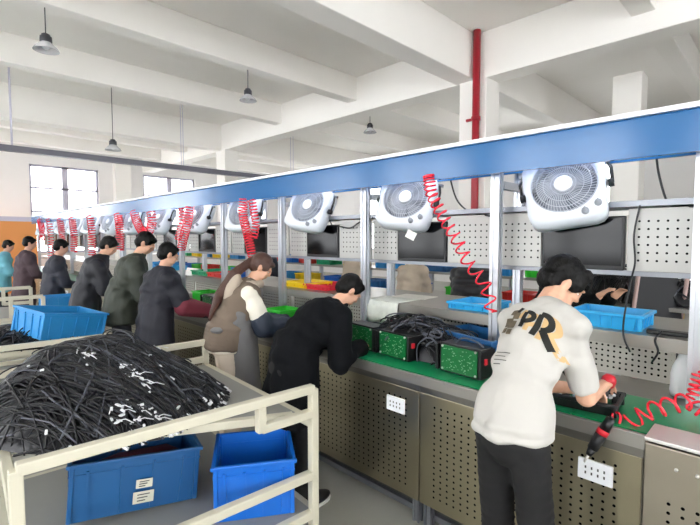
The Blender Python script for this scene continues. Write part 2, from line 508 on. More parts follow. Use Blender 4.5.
    return dict(root=root, top=topo, F=F, R=Rt, U=U, torso=torso, arms=arms, pel=pel, wai=wai, che=che, shl=shl, sp=sp, Lr=Lr, s=s, h=h, HB=HB, bp=bp, bc=bc, nf=nf, feet=feet, wr=wr, hc=hc, hf=hf, hu=hu)
# ------------------------------------------------------------------ the hall
XW, YB, ZC = -18.0, 14.5, 4.92
struct(MB().box((-6.5, 4.5, -.05), (24, 21, .1)).build('floor', 'floor_paint'))
struct(MB().box((-6.5, 4.5, ZC+.1), (24, 21, .2)).build('ceiling', 'ceiling_paint'))
def wall_with_holes(name, axis, pos, a0, a1, holes, zt=ZC, th=.24):
    mb = MB(); z0, z1 = 1.15, 4.12
    def seg(u0, u1, zz0, zz1):
        if u1-u0 < .01: return
        c = ((u0+u1)/2, (zz0+zz1)/2)
        if axis == 'X': mb.box((pos, c[0], c[1]), (th, u1-u0, zz1-zz0))
        else: mb.box((c[0], pos, c[1]), (u1-u0, th, zz1-zz0))
    seg(a0, a1, 0, z0); seg(a0, a1, z1, zt)
    u = a0
    for h0, h1 in holes: seg(u, h0, z0, z1); u = h1
    seg(u, a1, z0, z1)
    struct(mb.build(name, 'wall_paint'))
    for i, (h0, h1) in enumerate(holes):
        global WN; WN += 1
        mb = MB(); w = .07
        def bar(u0, u1, zz0, zz1):
            c = ((u0+u1)/2, (zz0+zz1)/2)
            if axis == 'X': mb.box((pos, c[0], c[1]), (.08, u1-u0, zz1-zz0))
            else: mb.box((c[0], pos, c[1]), (u1-u0, .08, zz1-zz0))
        bar(h0, h1, z0, z0+w); bar(h0, h1, z1-w, z1); bar(h0, h0+w, z0, z1); bar(h1-w, h1, z0, z1)
        m = (h0+h1)/2; bar(m-.09, m+.09, z0, z1)
        for zz in (1.75, 2.55, 3.35): bar(h0, h1, zz-.03, zz+.03)
        fr = struct(mb.build('window_%d' % WN, 'window_frame'))
        g = MB()
        if axis == 'X': g.box((pos, m, (z0+z1)/2), (.008, h1-h0-.02, z1-z0-.02))
        else: g.box((m, pos, (z0+z1)/2), (h1-h0-.02, .008, z1-z0-.02))
        g.build('pane', 'glass', fr)
WN = 0
wall_with_holes('wall_left', 'X', XW-.12, -6, YB, [(-4.3, -2.2), (-.65, 1.45), (3.0, 5.08), (6.65, 8.75), (10.3, 12.4)])
wall_with_holes('wall_front', 'Y', -6.12, XW, 5.5, [(x, x+3.0) for x in (-17.4, -13.4, -9.4, -5.4, -1.4, 2.2)])
wall_with_holes('wall_right', 'X', 5.62, -6, YB, [(y, y+3.) for y in (-5.2, -1.2, 2.8)])
wall_with_holes('wall_back', 'Y', YB+.12, XW, 5.5, [(x, x+2.6) for x in (-13.6, -6.4)])
# beams and columns
def beam(name, x0, x1, y0, y1, z0, z1): return struct(MB().box(((x0+x1)/2, (y0+y1)/2, (z0+z1)/2), (x1-x0, y1-y0, z1-z0), bev=.012).build(name, 'ceiling_paint'))
PX = (-3.78, -11.9)
for y in (6.8, 13.9): beam('ceiling_main_beam', XW, 5.4, y-.19, y+.19, 4.2, ZC)
for x in PX: beam('ceiling_cross_beam', x-.34, x+.02, -6, YB, 4.21, ZC)
for x in (1.0, -1.45, -6.55, -9.1, -14.2, -16.3): beam('ceiling_secondary_beam', x-.13, x+.13, -6, YB, 4.45, ZC)
for x in PX: beam('column', x-.24, x+.24, 6.58, 7.02, 0, 4.2)
beam('column', -.1, .34, 6.6, 7.0, 0, 4.2) if False else None
beam('column', XW, XW+.3, 5.55, 6.1, 0, 4.4)
c = at(627, 180, Y=9.0); beam('column', c.x-.22, c.x+.22, 8.8, 9.2, 0, 4.45)

pn = MB().box((-16.6, 1.6, 1.08), (.06, 2.6, 2.16)).build('partition_panel', 'orange_panel'); tag(pn, 'orange partition panel standing at the far left end of the hall', 'panel')
MB().box((-16.6, 1.6, 2.23), (.08, 2.6, .14)).build('top_rail', 'window_frame', pn)
du = thing('cable_duct', 'long dark grey duct hung below the ceiling in front of the windows', 'duct')
MB().box((-10.5, 4.4, 3.34), (.14, 9.6, .11)).build('trunking', 'dark_pipe', du)
for y in (1.5, 4.8, 8.1):
    for dx in (-.06, .06): MB().cyl((-10.5+dx, y, 3.38), (-10.5+dx, y, ZC), .008, seg=6).build('hanger_rod', 'window_frame', du)
# red fire pipe on the column
px = -3.79
fp = thing('fire_pipe', 'red fire riser pipe running up the white column', 'pipe')
MB().cyl((px+.13, 6.48, 0), (px+.13, 6.48, 4.91), .058, seg=20).build('pipe_run', 'red_pipe', fp)
for z in (1.2, 3.55):
    MB().cyl((px+.13, 6.48, z-.03), (px+.13, 6.48, z+.03), .072, seg=20).box((px+.02, 6.5, z), (.14, .03, .04)).build('pipe_clamp', 'red_pipe', fp)
MB().cyl((px+.13, 6.48, 2.86), (px+.13, 6.48, 3.0), .085, seg=20).cyl((px+.13, 6.48, 2.93), (px-.15, 6.40, 2.96), .035).build('tee_joint', 'red_pipe', fp)
MB().lathe([(.001, 0), (.07, 0), (.07, .015), (.001, .015)], (px-.17, 6.38, 2.96), mx=Matrix.Rotation(R(70), 3, 'Y')).build('valve_wheel', 'black_plastic', fp)

# pendant lamps
def lamp(p, ztop, label):
    t = thing('pendant_lamp', label, 'lamp', p, 0, 'pendant lamps under the ceiling beams'); t.scale = (.75, .75, .75)
    MB().lathe([(.001, .13), (.045, .13), (.06, .12), (.065, .09), (.085, .085), (.088, .0), (.075, -.01), (.001, -.01)], (0, 0, .03), seg=20).build('housing', 'lamp_dark', t)
    MB().lathe([(.07, .03), (.10, .0), (.16, -.06), (.185, -.10), (.188, -.105), (.178, -.098), (.15, -.05), (.09, .0), (.06, .02)], seg=28).build('lamp_shade', 'lamp_shade', t)
    MB().ball((0, 0, -.045), (.055, .055, .05)).build('bulb', 'white_plastic', t)
    MB().tube([(0, 0, .155), (0, 0, .25), (0, 0, (ztop-p[2])/.75)], .009).build('cord', 'lamp_dark', t)
lamp(at(46, 44, X=-6.55), 4.45, 'pendant lamp in the upper left corner, nearest of the hanging lamps')
lamp(at(248, 96, X=-6.55), 4.45, 'pendant lamp hanging above the middle of the blue beam')
lamp(at(370, 129, X=-6.55), 4.45, 'pendant lamp just left of the red pipe, beyond the main beam')
lamp(at(113, 146, X=-9.1), 4.45, 'small distant pendant lamp between the two windows on the left')

# ------------------------------------------------------------------ the production line
NM = 13
MOD = 1.08
PXS = [-.30]+[-1.28-MOD*i for i in range(NM)]         # posts
FX = [-.84-MOD*i for i in range(NM)]                    # fan / screen centres
XE = PXS[-1]-.1
LX0 = 1.2                                             # the line runs out of the frame on the right
fr = thing('line_frame', 'long aluminium frame of the production line with blue light beam', 'frame', (0, 0, 0))
ym = (LX0+XE)/2; ln = LX0-XE
MB().prism([(2.40, 2.03), (2.40, 2.205), (2.41, 2.215), (2.72, 2.215), (2.72, 2.06), (2.70, 2.06), (2.70, 2.195), (2.43, 2.195), (2.43, 2.03)], 0, ln,
           mx=Matrix(((0, -1, 0, LX0), (1, 0, 0, 0), (0, 0, 1, 0), (0, 0, 0, 1)))).build('blue_beam', 'beam_blue', fr)
MB().box((ym, 2.56, 2.226), (ln, .35, .022)).build('top_strip', 'white_edge', fr)
for i in range(NM):
    MB().box((FX[i]-.02, 2.56, 2.172), (.80, .06, .03), bev=.006).build('led_tube', 'led', fr)
def profile(x, y, z0, z1, w=.055):
    mb = MB(); h = w/2; g = .009; dd = .010
    o = []
    for s1, s2 in ((1, 0), (0, 1), (-1, 0), (0, -1)):
        n = V((s1, s2)); t = V((-s2, s1))
        for q in ((-h, h), (-g, h), (-g, h-dd), (g, h-dd), (g, h)):
            o.append(V((x, y))+t*q[0]+n*q[1])
    a = [mb.bm.verts.new((v.x, v.y, z0)) for v in o]; b = [mb.bm.verts.new((v.x, v.y, z1)) for v in o]
    k = len(o)
    mb.bm.faces.new(a); mb.bm.faces.new(list(reversed(b)))
    for i in range(k): mb.bm.faces.new((a[i], a[(i+1) % k], b[(i+1) % k], b[i]))
    return mb
for i, x in enumerate(PXS):
    profile(x, 2.53, .9, 2.19).build('front_post', 'aluminium', fr)
    profile(x, 2.84, .0, 2.09, .05).build('rear_post', 'aluminium', fr)
    MB().box((x, 2.70, 1.98), (.045, .24, .045)).build('cross_tie', 'aluminium', fr)
MB().box((ym, 2.80, 1.835), (ln, .34, .03)).build('cable_tray', 'alu_dark', fr)
sh_ = MB().box((ym, 2.90, 1.1625), (ln, .68, .035)).box((ym, 2.565, 1.148), (ln, .012, .065))
tag(sh_.build('upper_shelf', 'steel_plate'), 'long grey steel shelf above the bench behind the posts', 'shelf')
# bench units
HOLES = perf('perf_cabinet', '#a09880', .042, .0062, -.46, .46, .20, .74, .30, .9, pitchz=.034)
seams = [-.39-MOD*i for i in range(NM)]
perf('perf_back', '#b3afa6', .030, .006, -.5, .5, .92, 1.14, .4, .7)
unit0 = None
def bench_labels(i):
    return ['steel bench cabinet with punched front right behind the man in the white T-shirt',
            'steel bench cabinet with white socket plate, just left of the man in white',
            'bench cabinet in front of the bent man in the black coat',
            'bench cabinet in front of the woman in the grey apron'][i] if i < 4 else None
ORD = ['fifth', 'sixth', 'seventh', 'eighth', 'ninth', 'tenth', 'eleventh', 'twelfth', 'thirteenth', 'fourteenth']
for i in range(NM):
    lab = bench_labels(i) or 'bench cabinet, %s along the line counted from the right' % ORD[i-4]
    x = seams[i]-MOD/2
    if i == 0:
        t = unit0 = thing('bench_cabinet', lab, 'cabinet', (x, 0, 0), 0, 'steel bench cabinets of the line')
        MB().box((0, 2.40, .52), (MOD-.012, .66, .72)).build('body', 'steel', t)
        MB().box((0, 2.038, .47), (MOD-.008, .022, .64), bev=.003).build('front_panel', HOLES, t)
        MB().box((0, 2.045, .83), (MOD-.004, .03, .08)).build('apron_rail', 'steel', t)
        for q in (-.50, .50):
            mb = profile(q, 2.075, .0, .16, .045); mb.build('leg', 'alu_dark', t)
            MB().box((q, 2.70, .08), (.045, .045, .16)).build('leg', 'alu_dark', t)
        MB().box((0, 2.11, .05), (MOD-.10, .03, .035)).build('foot_rail', 'alu_dark', t)
        pl = MB().box((.37, 2.023, .675), (.135, .012, .09), bev=.004)
        sp = pl.build('socket_plate', 'white_plastic', t)
        mb = MB()
        for a in (-.036, -.012, .012, .036):
            for zz in (.012, -.012): mb.box((.37+a, 2.0165, .675+zz), (.006, .003, .011))
        mb.build('socket_slots', 'ink', sp)
        MB().box((0, 2.795, 1.03), (MOD-.05, .012, .26)).build('rear_panel', 'perf_back', t)
    else: dup(unit0, (x, 0, 0), label=lab)
# the worktop and mat
wt = MB().box((ym, 2.39, .885), (ln, .80, .02)).box((ym, 1.995, .868), (ln, .014, .052)).box((ym, 1.993, .897), (ln, .02, .008), bev=.002)
tag(wt.build('worktop', 'steel_plate'), 'continuous steel worktop with rolled front rim along the line', 'worktop')
xm = MB()
x = LX0
while x > XE+.2:
    w = .62; xm.box((x-w/2, 2.235, .8985), (w-.006, .44, .007)); x -= w
tag(xm.build('bench_mat', 'green_mat'), 'long glossy green anti-static mat lying on the worktop', 'mat')
# cover box at the near right
cb = thing('steel_cover', 'raised steel cover box with punched front at the right edge', 'cover', (.03, 0, 0))
perf('perf_cover', '#9a9284', .042, .0062, -.34, .40, .10, .72, .32, .9, pitchz=.034)
MB().box((0, 1.95, .47), (.80, .05, .86), bev=.004).build('front_panel', 'perf_cover', cb)
MB().box((0, 2.005, .915), (.80, .17, .014), bev=.003).build('top_plate', 'steel_light', cb)
mb = MB()
for a, z in ((-.30, .83), (-.24, .83)): mb.cyl((a, 1.926, z), (a, 1.918, z), .006, seg=10)
mb.build('screw', 'steel_light', cb)

# pegboards and screens
perf('peg_wide', '#b3b2ae', .040, .0058, -.15, .15, -.125, .125, .45, .25, hole='#1c1c1c', var=.04)
perf('peg_narrow', '#b3b2ae', .040, .0058, -.115, .115, -.125, .125, .45, .25, hole='#1c1c1c', var=.04)
def ordn(i): return ['first', 'second', 'third', 'fourth', 'fifth', 'sixth', 'seventh', 'eighth', 'ninth', 'tenth', 'eleventh', 'twelfth', 'thirteenth', 'fourteenth'][i]
ZP = 1.65
pw = pn_ = scr = None
for i in range(NM):
    post_r, post_l = PXS[i]-.03, PXS[i+1]+.03 if i+1 < len(PXS) else PXS[i]-MOD
    xr = FX[i]+.27; wr_ = .36
    cxr = (post_r+xr)/2 if False else FX[i]+.215+.19
    cxl = FX[i]-.215-.125
    for wide, cx in ((True, cxr), (False, cxl)):
        nm = 'punched steel pegboard to the %s of the %s screen counted from the right' % ('right' if wide else 'left', ordn(i))
        src = pw if wide else pn_
        if src is None:
            w = .36 if wide else .245
            o = MB().box((0, 0, 0), (w, .016, .32), bev=.003).build('pegboard', 'peg_wide' if wide else 'peg_narrow', None, (cx, 2.655, ZP))
            tag(o, nm, 'pegboard', 'punched pegboards over the shelf')
            if wide: pw = o
            else: pn_ = o
        else:
            dup(src, (cx, 2.655, ZP), label=nm)
    lab = ['black flat screen directly behind the head of the man in the white T-shirt', 'black flat screen below the fan that has a white paper tag',
           'black flat screen above the bent man in the black coat'][i] if i < 3 else '%s black flat screen along the line counted from the right' % ordn(i)
    if scr is None:
        scr = thing('monitor', lab, 'screen', (FX[i], 2.66, 1.632), 0, 'flat screens along the line')
        MB().box((0, 0, 0), (.425, .035, .285), bev=.006).build('housing', 'black_plastic', scr)
        MB().box((0, -.0185, .006), (.40, .002, .25)).build('display', 'screen', scr)
        MB().box((0, .05, 0), (.10, .10, .10)).build('wall_mount', 'black_plastic', scr)
    else: dup(scr, (FX[i], 2.66, 1.632), label=lab)
hr = MB().box((ym, 2.672, 1.478), (ln, .03, .028)).build('pegboard_rail', 'alu_dark', fr)

# fans
def make_fan(label):
    t = thing('box_fan', label, 'fan', (0, 0, 0), 0, 'white fans hung under the blue beam')
    tilt = Matrix.Rotation(R(-22), 4, 'X')
    # body, front at -y
    H0 = -.20; H1 = .19
    def rr(w0, w1, z0, z1, rad=.06, n=6):
        pts = []
        for cx, cz, a0 in ((w1-rad, z1-rad, 0), (-w1+rad, z1-rad, 90), (-w0+rad, z0+rad, 180), (w0-rad, z0+rad, 270)):
            for k in range(n+1):
                a = R(a0+90*k/n); pts.append((cx+rad*math.cos(a), cz+rad*math.sin(a)))
        return pts
    bm = MB()
    out = []
    for k in range(56):
        a = 2*math.pi*k/56; w_ = .205-.012*(math.sin(a) < 0); h_ = H1-.014 if math.sin(a) > 0 else -H0+.014
        q = 1/((abs(math.cos(a))/w_)**7+(abs(math.sin(a))/h_)**7)**(1/7)
        out.append((q*math.cos(a), .014+q*math.sin(a)))
    n = len(out); N = n
    front = [V((x, -.055, z)) for x, z in out]; edge = [V((x*1.0, .06, z)) for x, z in out]; back = [V((x*.93, .075, z*.93)) for x, z in out]
    rad = .164; cz = .014
    hole = []
    for x, z in out:
        a = math.atan2(z-cz, x); hole.append(a)
    hf_ = [V((rad*math.cos(a), -.058, cz+rad*math.sin(a))) for a in hole]; hb = [V((rad*math.cos(a), .03, cz+rad*math.sin(a))) for a in hole]
    hl = [V((1.05*rad*math.cos(a), -.066, cz+1.05*rad*math.sin(a))) for a in hole]
    loops = [[bm.bm.verts.new(tilt @ v) for v in L] for L in (back, edge, front, hl, hf_, hb)]
    for A, B in zip(loops, loops[1:]):
        for k in range(n):
            f = bm.bm.faces.new((A[k], A[(k+1) % n], B[(k+1) % n], B[k])); f.smooth = True
    bm.bm.faces.new(loops[0])
    ho = bm.build('housing', 'fan_white', t)
    cv = MB(); cv.lathe([(.001, 0), (rad-.004, 0)], (0, 0, 0), seg=32, mx=None)
    for v in cv.bm.verts: v.co = tilt @ V((v.co.x, .028, v.co.y+cz))
    cv.build('back_grille', 'fan_cavity', t)
    bl = MB()
    for k in range(5):
        a0 = k*2*math.pi/5; ring = []
        for j in range(7):
            f = j/6; a = a0+f*1.0
            r1 = .145-.02*abs(f-.4); y = -.015+.035*f
            ring.append((bl.bm.verts.new(tilt @ V((.04*math.cos(a0+f*.8), y, cz+.04*math.sin(a0+f*.8)))), bl.bm.verts.new(tilt @ V((r1*math.cos(a), y, cz+r1*math.sin(a))))))
        for A, B in zip(ring, ring[1:]):
            f = bl.bm.faces.new((A[0], B[0], B[1], A[1])); f.smooth = True
    bl.build('blade', 'fan_blade', t)
    g = MB()
    for rr_ in (.062, .10, .135, .162):
        g.tube([tilt @ V((rr_*math.cos(a*math.pi/24), -.062+.0*rr_, cz+rr_*math.sin(a*math.pi/24))) for a in range(48)], .0022, seg=4, closed=True)
    for k in range(60):
        a = k*2*math.pi/60; b = a+.38
        g.tube([tilt @ V((.045*math.cos(a), -.064, cz+.045*math.sin(a))), tilt @ V((.11*math.cos(a+.22), -.066, cz+.11*math.sin(a+.22))), tilt @ V((.164*math.cos(b), -.058, cz+.164*math.sin(b)))], .0019, seg=4)
    g.build('grille', 'fan_grille', t)
    mb = MB(); mb.lathe([(.001, .012), (.040, .010), (.046, 0), (.046, -.012), (.001, -.012)], seg=24)
    for v in mb.bm.verts: v.co = tilt @ V((v.co.x, -.066-v.co.z, v.co.y+cz))
    mb.build('hub_cap', 'white_plastic', t)
    for q, zz in ((.088, -.166), (.15, -.132)):
        MB().cyl(tilt @ V((q, -.055, zz)), tilt @ V((q, -.075, zz)), .019, .016).box(tilt @ V((q, -.079, zz)), (.007, .012, .03)).build('knob', 'knob_grey', t)
    for q in (1, -1):
        bmx = MB().cyl((q*.205, 0, .0), (q*.232, 0, .0), .022, seg=14)
        bmx.tube([(q*.225, 0, 0), (q*.228, .02, .08), (q*.21, .05, .13)], .009); bmx.build('bracket', 'black_plastic', t)
    MB().box((0, .06, .135), (.46, .03, .02)).build('hanger_bar', 'alu_dark', t)
    return t
FLAB = ['white square box fan at the right, above the man in the white T-shirt', 'white box fan beside the first coiled red hose, paper tag below it',
        'white box fan above the bent man in the black coat', 'white box fan above the woman in the grey apron']
for i in range(NM):
    lab = FLAB[i] if i < 4 else 'white box fan, %s along the line counted from the right' % ordn(i)
    if i == 0: fan0 = make_fan(lab); fan = fan0
    else: fan = dup(fan0, label=lab)
    fan.location = (FX[i]-.06, 2.56, 1.915); fan.rotation_euler = (R(random.uniform(-4, 4)) if i else 0, R((-9, 6, 8, 2)[i] if i < 4 else random.uniform(-4, 8)), R((14, 16, 12, 14)[i] if i < 4 else random.uniform(6, 20)))
p = at(411, 235, Y=2.42)
tag(MB().box((0, 0, 0), (.07, .003, .055)).build('paper_tag', 'paper', None, p, R(10)), 'small white paper tag hanging under the second fan', 'tag').rotation_euler = (R(-10), R(25), R(10))

# red coiled hoses
def helix(path, rad, turns, npt=14, dens=None):
    path = [V(q) for q in path]
    L = [0]
    for a, b in zip(path, path[1:]): L.append(L[-1]+(b-a).length)
    def P(u):
        s = u*L[-1]
        for i in range(len(path)-1):
            if s <= L[i+1] or i == len(path)-2:
                f = (s-L[i])/max(1e-6, L[i+1]-L[i]); return path[i].lerp(path[i+1], f), (path[i+1]-path[i]).normalized()
    pts = []; N = int(turns*npt)
    up = V((.3, 1, .2)).normalized()
    for k in range(N+1):
        u = k/N; v = dens(u) if dens else u
        c, d = P(v)
        x = (up-d*up.dot(d)).normalized(); y = d.cross(x); a = u*turns*2*math.pi
        pts.append(c+(x*math.cos(a)+y*math.sin(a))*rad)
    return pts
def smooth_path(p, n=8):
    p = [V(q) for q in p]; out = []
    for i in range(len(p)-1):
        a = p[max(0, i-1)]; b = p[i]; c = p[i+1]; d = p[min(len(p)-1, i+2)]
        for k in range(n):
            t = k/n
            out.append(.5*((2*b)+(c-a)*t+(2*a-5*b+4*c-d)*t*t+(3*b-a-3*c+d)*t**3))
    out.append(p[-1]); return out
HG = 'coiled red air hoses'
def hose(path, rad, turns, label, r=.0055, dens=None, seg=6, npt=14):
    mb = MB(); pts = helix(smooth_path(path), rad, turns, npt, dens)
    mb.tube([path[0]]+pts+[path[-1]], r, seg=seg)
    return tag(mb.build('air_hose', 'hose_red'), label, 'hose', HG)
Yh = 2.40
P_ = lambda x, y, Y=Yh: at(x, y, Y)
o = hose([P_(429, 176), P_(431, 192), P_(438, 207), P_(446, 222), P_(457, 240), P_(468, 262), P_(485, 285), P_(492, 312)], .036, 19, 'coiled red air hose stretched down between the second fan and the post', dens=lambda u: u**1.75)
h1 = [(262, 200), (245, 212), (248, 232), (252, 250)]
o = hose([P_(244, 198), P_(243, 214), P_(247, 232), P_(251, 250), P_(253, 262)], .042, 24, 'dense coiled red air hose beside the fan above the woman')
o = hose([P_(252, 200), P_(254, 212), P_(256, 224), P_(254, 238)], .035, 12, 'short red coiled hose looped over its neighbour above the woman')
o = hose([P_(190, 206), P_(188, 220), P_(184, 236), P_(181, 250)], .05, 18, 'red coiled hose hanging behind the head of the man in the navy jacket')
o = hose([P_(182, 208), P_(182, 222), P_(178, 240)], .04, 10, 'loose red coiled hose left of the one behind the navy jacket man')
# loop at x 145
lp = [P_(134, 212), P_(137, 222), P_(142, 231), P_(148, 232), P_(152, 224), P_(151, 212)]
hose(lp, .055, 26, 'thick red coiled hose hanging in a loop above the man in the olive jacket')
for k, (x, y0, y1) in enumerate(((120, 214, 250), (92, 216, 256), (74, 218, 252), (62, 219, 250), (51, 219, 262), (42, 220, 240))):
    hose([P_(x-2, y0), P_(x, (y0+y1)/2), P_(x, y1)], .06, 16, 'red coiled hose hanging far down the line, %s beyond the loop' % ordn(k), npt=8, seg=4, r=.009)
o = hose([at(612, 418, Y=2.06), at(625, 424, Y=2.08), at(648, 412, Y=2.10), at(672, 405, Y=2.16), at(690, 402, Y=2.2), at(700, 412, Y=2.2)], .032, 6.5, 'red coiled air hose stretched along the bench from the screwdriver')
o = hose([at(699, 372, Y=2.42), at(695, 386, Y=2.42), at(692, 398, Y=2.40)], .02, 5, 'red coiled hose hanging on the post at the right edge')

# hanging black cables
def cable(pts, r, label, m='cable_black', g='loose black cables'):
    return tag(MB().tube(smooth_path(pts, 8), r, seg=6).build('cable', m), label, 'cable', g)
cable([at(656, 152, Y=2.73), at(659, 175, Y=2.75), at(668, 203, Y=2.75), at(682, 206, Y=2.70), at(697, 206, Y=2.6)], .006, 'black cable looping down from the blue beam at the right')
cable([at(640, 205, Y=2.63), at(634, 235, Y=2.625), at(635, 262, Y=2.625), at(630, 285, Y=2.56), at(623, 330, Y=2.55), at(630, 352, Y=2.55)], .005, 'black cable hanging in front of the pegboard and shelf edge')
cable([at(450, 178, Y=2.74), at(457, 200, Y=2.75), at(470, 212, Y=2.75), at(490, 216, Y=2.62)], .006, 'black cable sagging between the red hose and the post')
cable([at(321, 190, Y=2.74), at(325, 210, Y=2.75), at(332, 225, Y=2.62)], .006, 'black cable hanging beside the fan above the bent man')
cable([at(373, 218, Y=2.62), at(360, 222, Y=2.62), at(350, 228, Y=2.62), at(338, 226, Y=2.62)], .006, 'thin black cable running along the pegboard left of the second fan')
cable([at(662, 331, Y=2.62), at(655, 340, Y=2.55), at(658, 352, Y=2.55), at(652, 362, Y=2.56)], .005, 'black lead dangling from the power adapter on the shelf')
# ------------------------------------------------------------------ crates, trays
def crate_mb(L, W, H, taper=.06, wall=.006, ribs=(5, 4), rim=.016, band=True):
    mb = MB(); k = 1-taper
    def ring(l, w, z): return [V((sx*l/2, sy*w/2, z)) for sx, sy in ((-1, -1), (1, -1), (1, 1), (-1, 1))]
    o0, o1 = ring(L*k, W*k, 0), ring(L, W, H); i1, i0 = ring(L-2*wall, W-2*wall, H), ring(L*k-2*wall, W*k-2*wall, wall)
    loops = [[mb.bm.verts.new(v) for v in l] for l in (o0, o1, i1, i0)]
    for A, B in zip(loops, loops[1:]):
        for j in range(4): mb.bm.faces.new((A[j], A[(j+1) % 4], B[(j+1) % 4], B[j]))
    mb.bm.faces.new(loops[0]); mb.bm.faces.new(loops[3])
    # rim
    for sx, sy, l in ((0, -1, L), (0, 1, L), (-1, 0, W), (1, 0, W)):
        c = V((sx*(L/2+rim*.3), sy*(W/2+rim*.3), H-.008))
        mb.box(c, (l+2*rim, rim, .018) if sx == 0 else (rim, l+2*rim, .018), bev=.004)
        if band:
            c2 = V((sx*(L/2-.004), sy*(W/2-.004), H*.80)); mb.box(c2, (l+.012, .012, .008) if sx == 0 else (.012, l+.012, .008))
        n = ribs[0] if sx == 0 else ribs[1]
        for j in range(n):
            u = (j+.5)/n-.5 if n > 1 else 0
            base = V((u*L*k if sx == 0 else sx*L*k/2, u*W*k if sy == 0 else sy*W*k/2, .01)); top = V((u*L if sx == 0 else sx*L/2, u*W if sy == 0 else sy*W/2, H*.86))
            mid = (base+top)/2; d = top-base
            rot = V((0, 0, 1)).rotation_difference(d.normalized()).to_matrix()
            mb.box(mid, (.012, .016, d.length) if sx == 0 else (.016, .012, d.length), rot)
    for sx in (-1, 1):
        for sy in (-1, 1): mb.box((sx*(L*.985/2-.004), sy*(W*.985/2-.004), H*.5), (.022, .022, H*.96), bev=.005)
    return mb
def crate(name, L, W, H, m, loc, rz, label, cat='crate', rot=None, group=None, **kw):
    o = crate_mb(L, W, H, **kw).build(name, m, None, loc, rz)
    if rot: o.rotation_euler = rot
    return tag(o, label, cat, group)

# ------------------------------------------------------------------ trolleys
def trolley(label, A, yaw, Lu, Lv, ztop=.90, deck=.74, low=.27, skew=0.):   # skew: the deck board lies askew between the rails
    """A corner at the right post; u runs along the near end, v along the length"""
    t = thing('trolley', label, 'trolley', (A[0], A[1], 0), yaw, 'cream steel trolleys')
    s = .042
    def bar(p, q, nm, w=s):
        p, q = V(p), V(q); d = q-p; b = MB()
        rot = basis(d, V((0, 0, 1)) if abs(d.normalized().z) < .9 else V((1, 0, 0)))
        b.box((p+q)/2, (w, w, d.length), rot, bev=.005); return b.build(nm, 'cream_steel', t)
    U, W_ = -Lu, Lv      # local x = u (towards the line), y = v (along the length)
    for (a, b) in ((0, 0), (U, 0), (0, W_), (U, W_)):
        po = bar((a, b, .12), (a, b, ztop), 'post')
        wh = MB().cyl((a-.016, b, .06), (a+.016, b, .06), .06, seg=18); w_ = wh.build('wheel', 'black_rubber', po)
        MB().box((a, b, .115), (.05, .05, .02)).box((a-.022, b, .08), (.004, .03, .08)).box((a+.022, b, .08), (.004, .03, .08)).build('fork', 'alu_dark', po)
    for b in (0, W_):
        bar((U, b, ztop), (0, b, ztop), 'top_rail'); bar((U, b, .455), (0, b, .455), 'mid_rail')
        bar((U, b, low-.02), (0, b, low-.02), 'low_rail')
        bar((-.30, b, ztop-.02), (-.30, b, deck+.02), 'short_strut'); bar((-.30, b, deck+.035), (0, b, deck+.035), 'stub_rail')
    for a in (U, 0):
        bar((a, 0, deck-.02), (a, W_, deck-.02), 'side_rail'); bar((a, 0, low-.02), (a, W_, low-.02), 'low_rail')
    bar((U+.03, .14+skew, deck-.02), (-.03, .14, deck-.02), 'deck_rail')
    dk = MB(); vs = [[dk.bm.verts.new((x, y, z)) for x, y in ((U+.015, .13+skew), (-.015, .13), (-.015, W_-.015), (U+.015, W_-.015))] for z in (deck-.02, deck)]
    dk.bm.faces.new(vs[0]); dk.bm.faces.new(vs[1])
    for k in range(4): dk.bm.faces.new((vs[0][k], vs[0][(k+1) % 4], vs[1][(k+1) % 4], vs[1][k]))
    dk.build('deck', 'deck_grey', t)
    MB().box((U/2, W_/2, low-.005), (Lu-.03, Lv-.03, .012)).build('bottom_shelf', 'deck_grey', t)
    return t
TA = V((-1.70, 1.435)); TY = R(86)
trolley('cream steel trolley in the foreground loaded with black cables, blue crates below', TA, TY, 1.21, 1.33, skew=.50)
def tl(u, v): 
    c, s = math.cos(TY), math.sin(TY); return V((TA.x+u*c-v*s, TA.y+u*s+v*c))
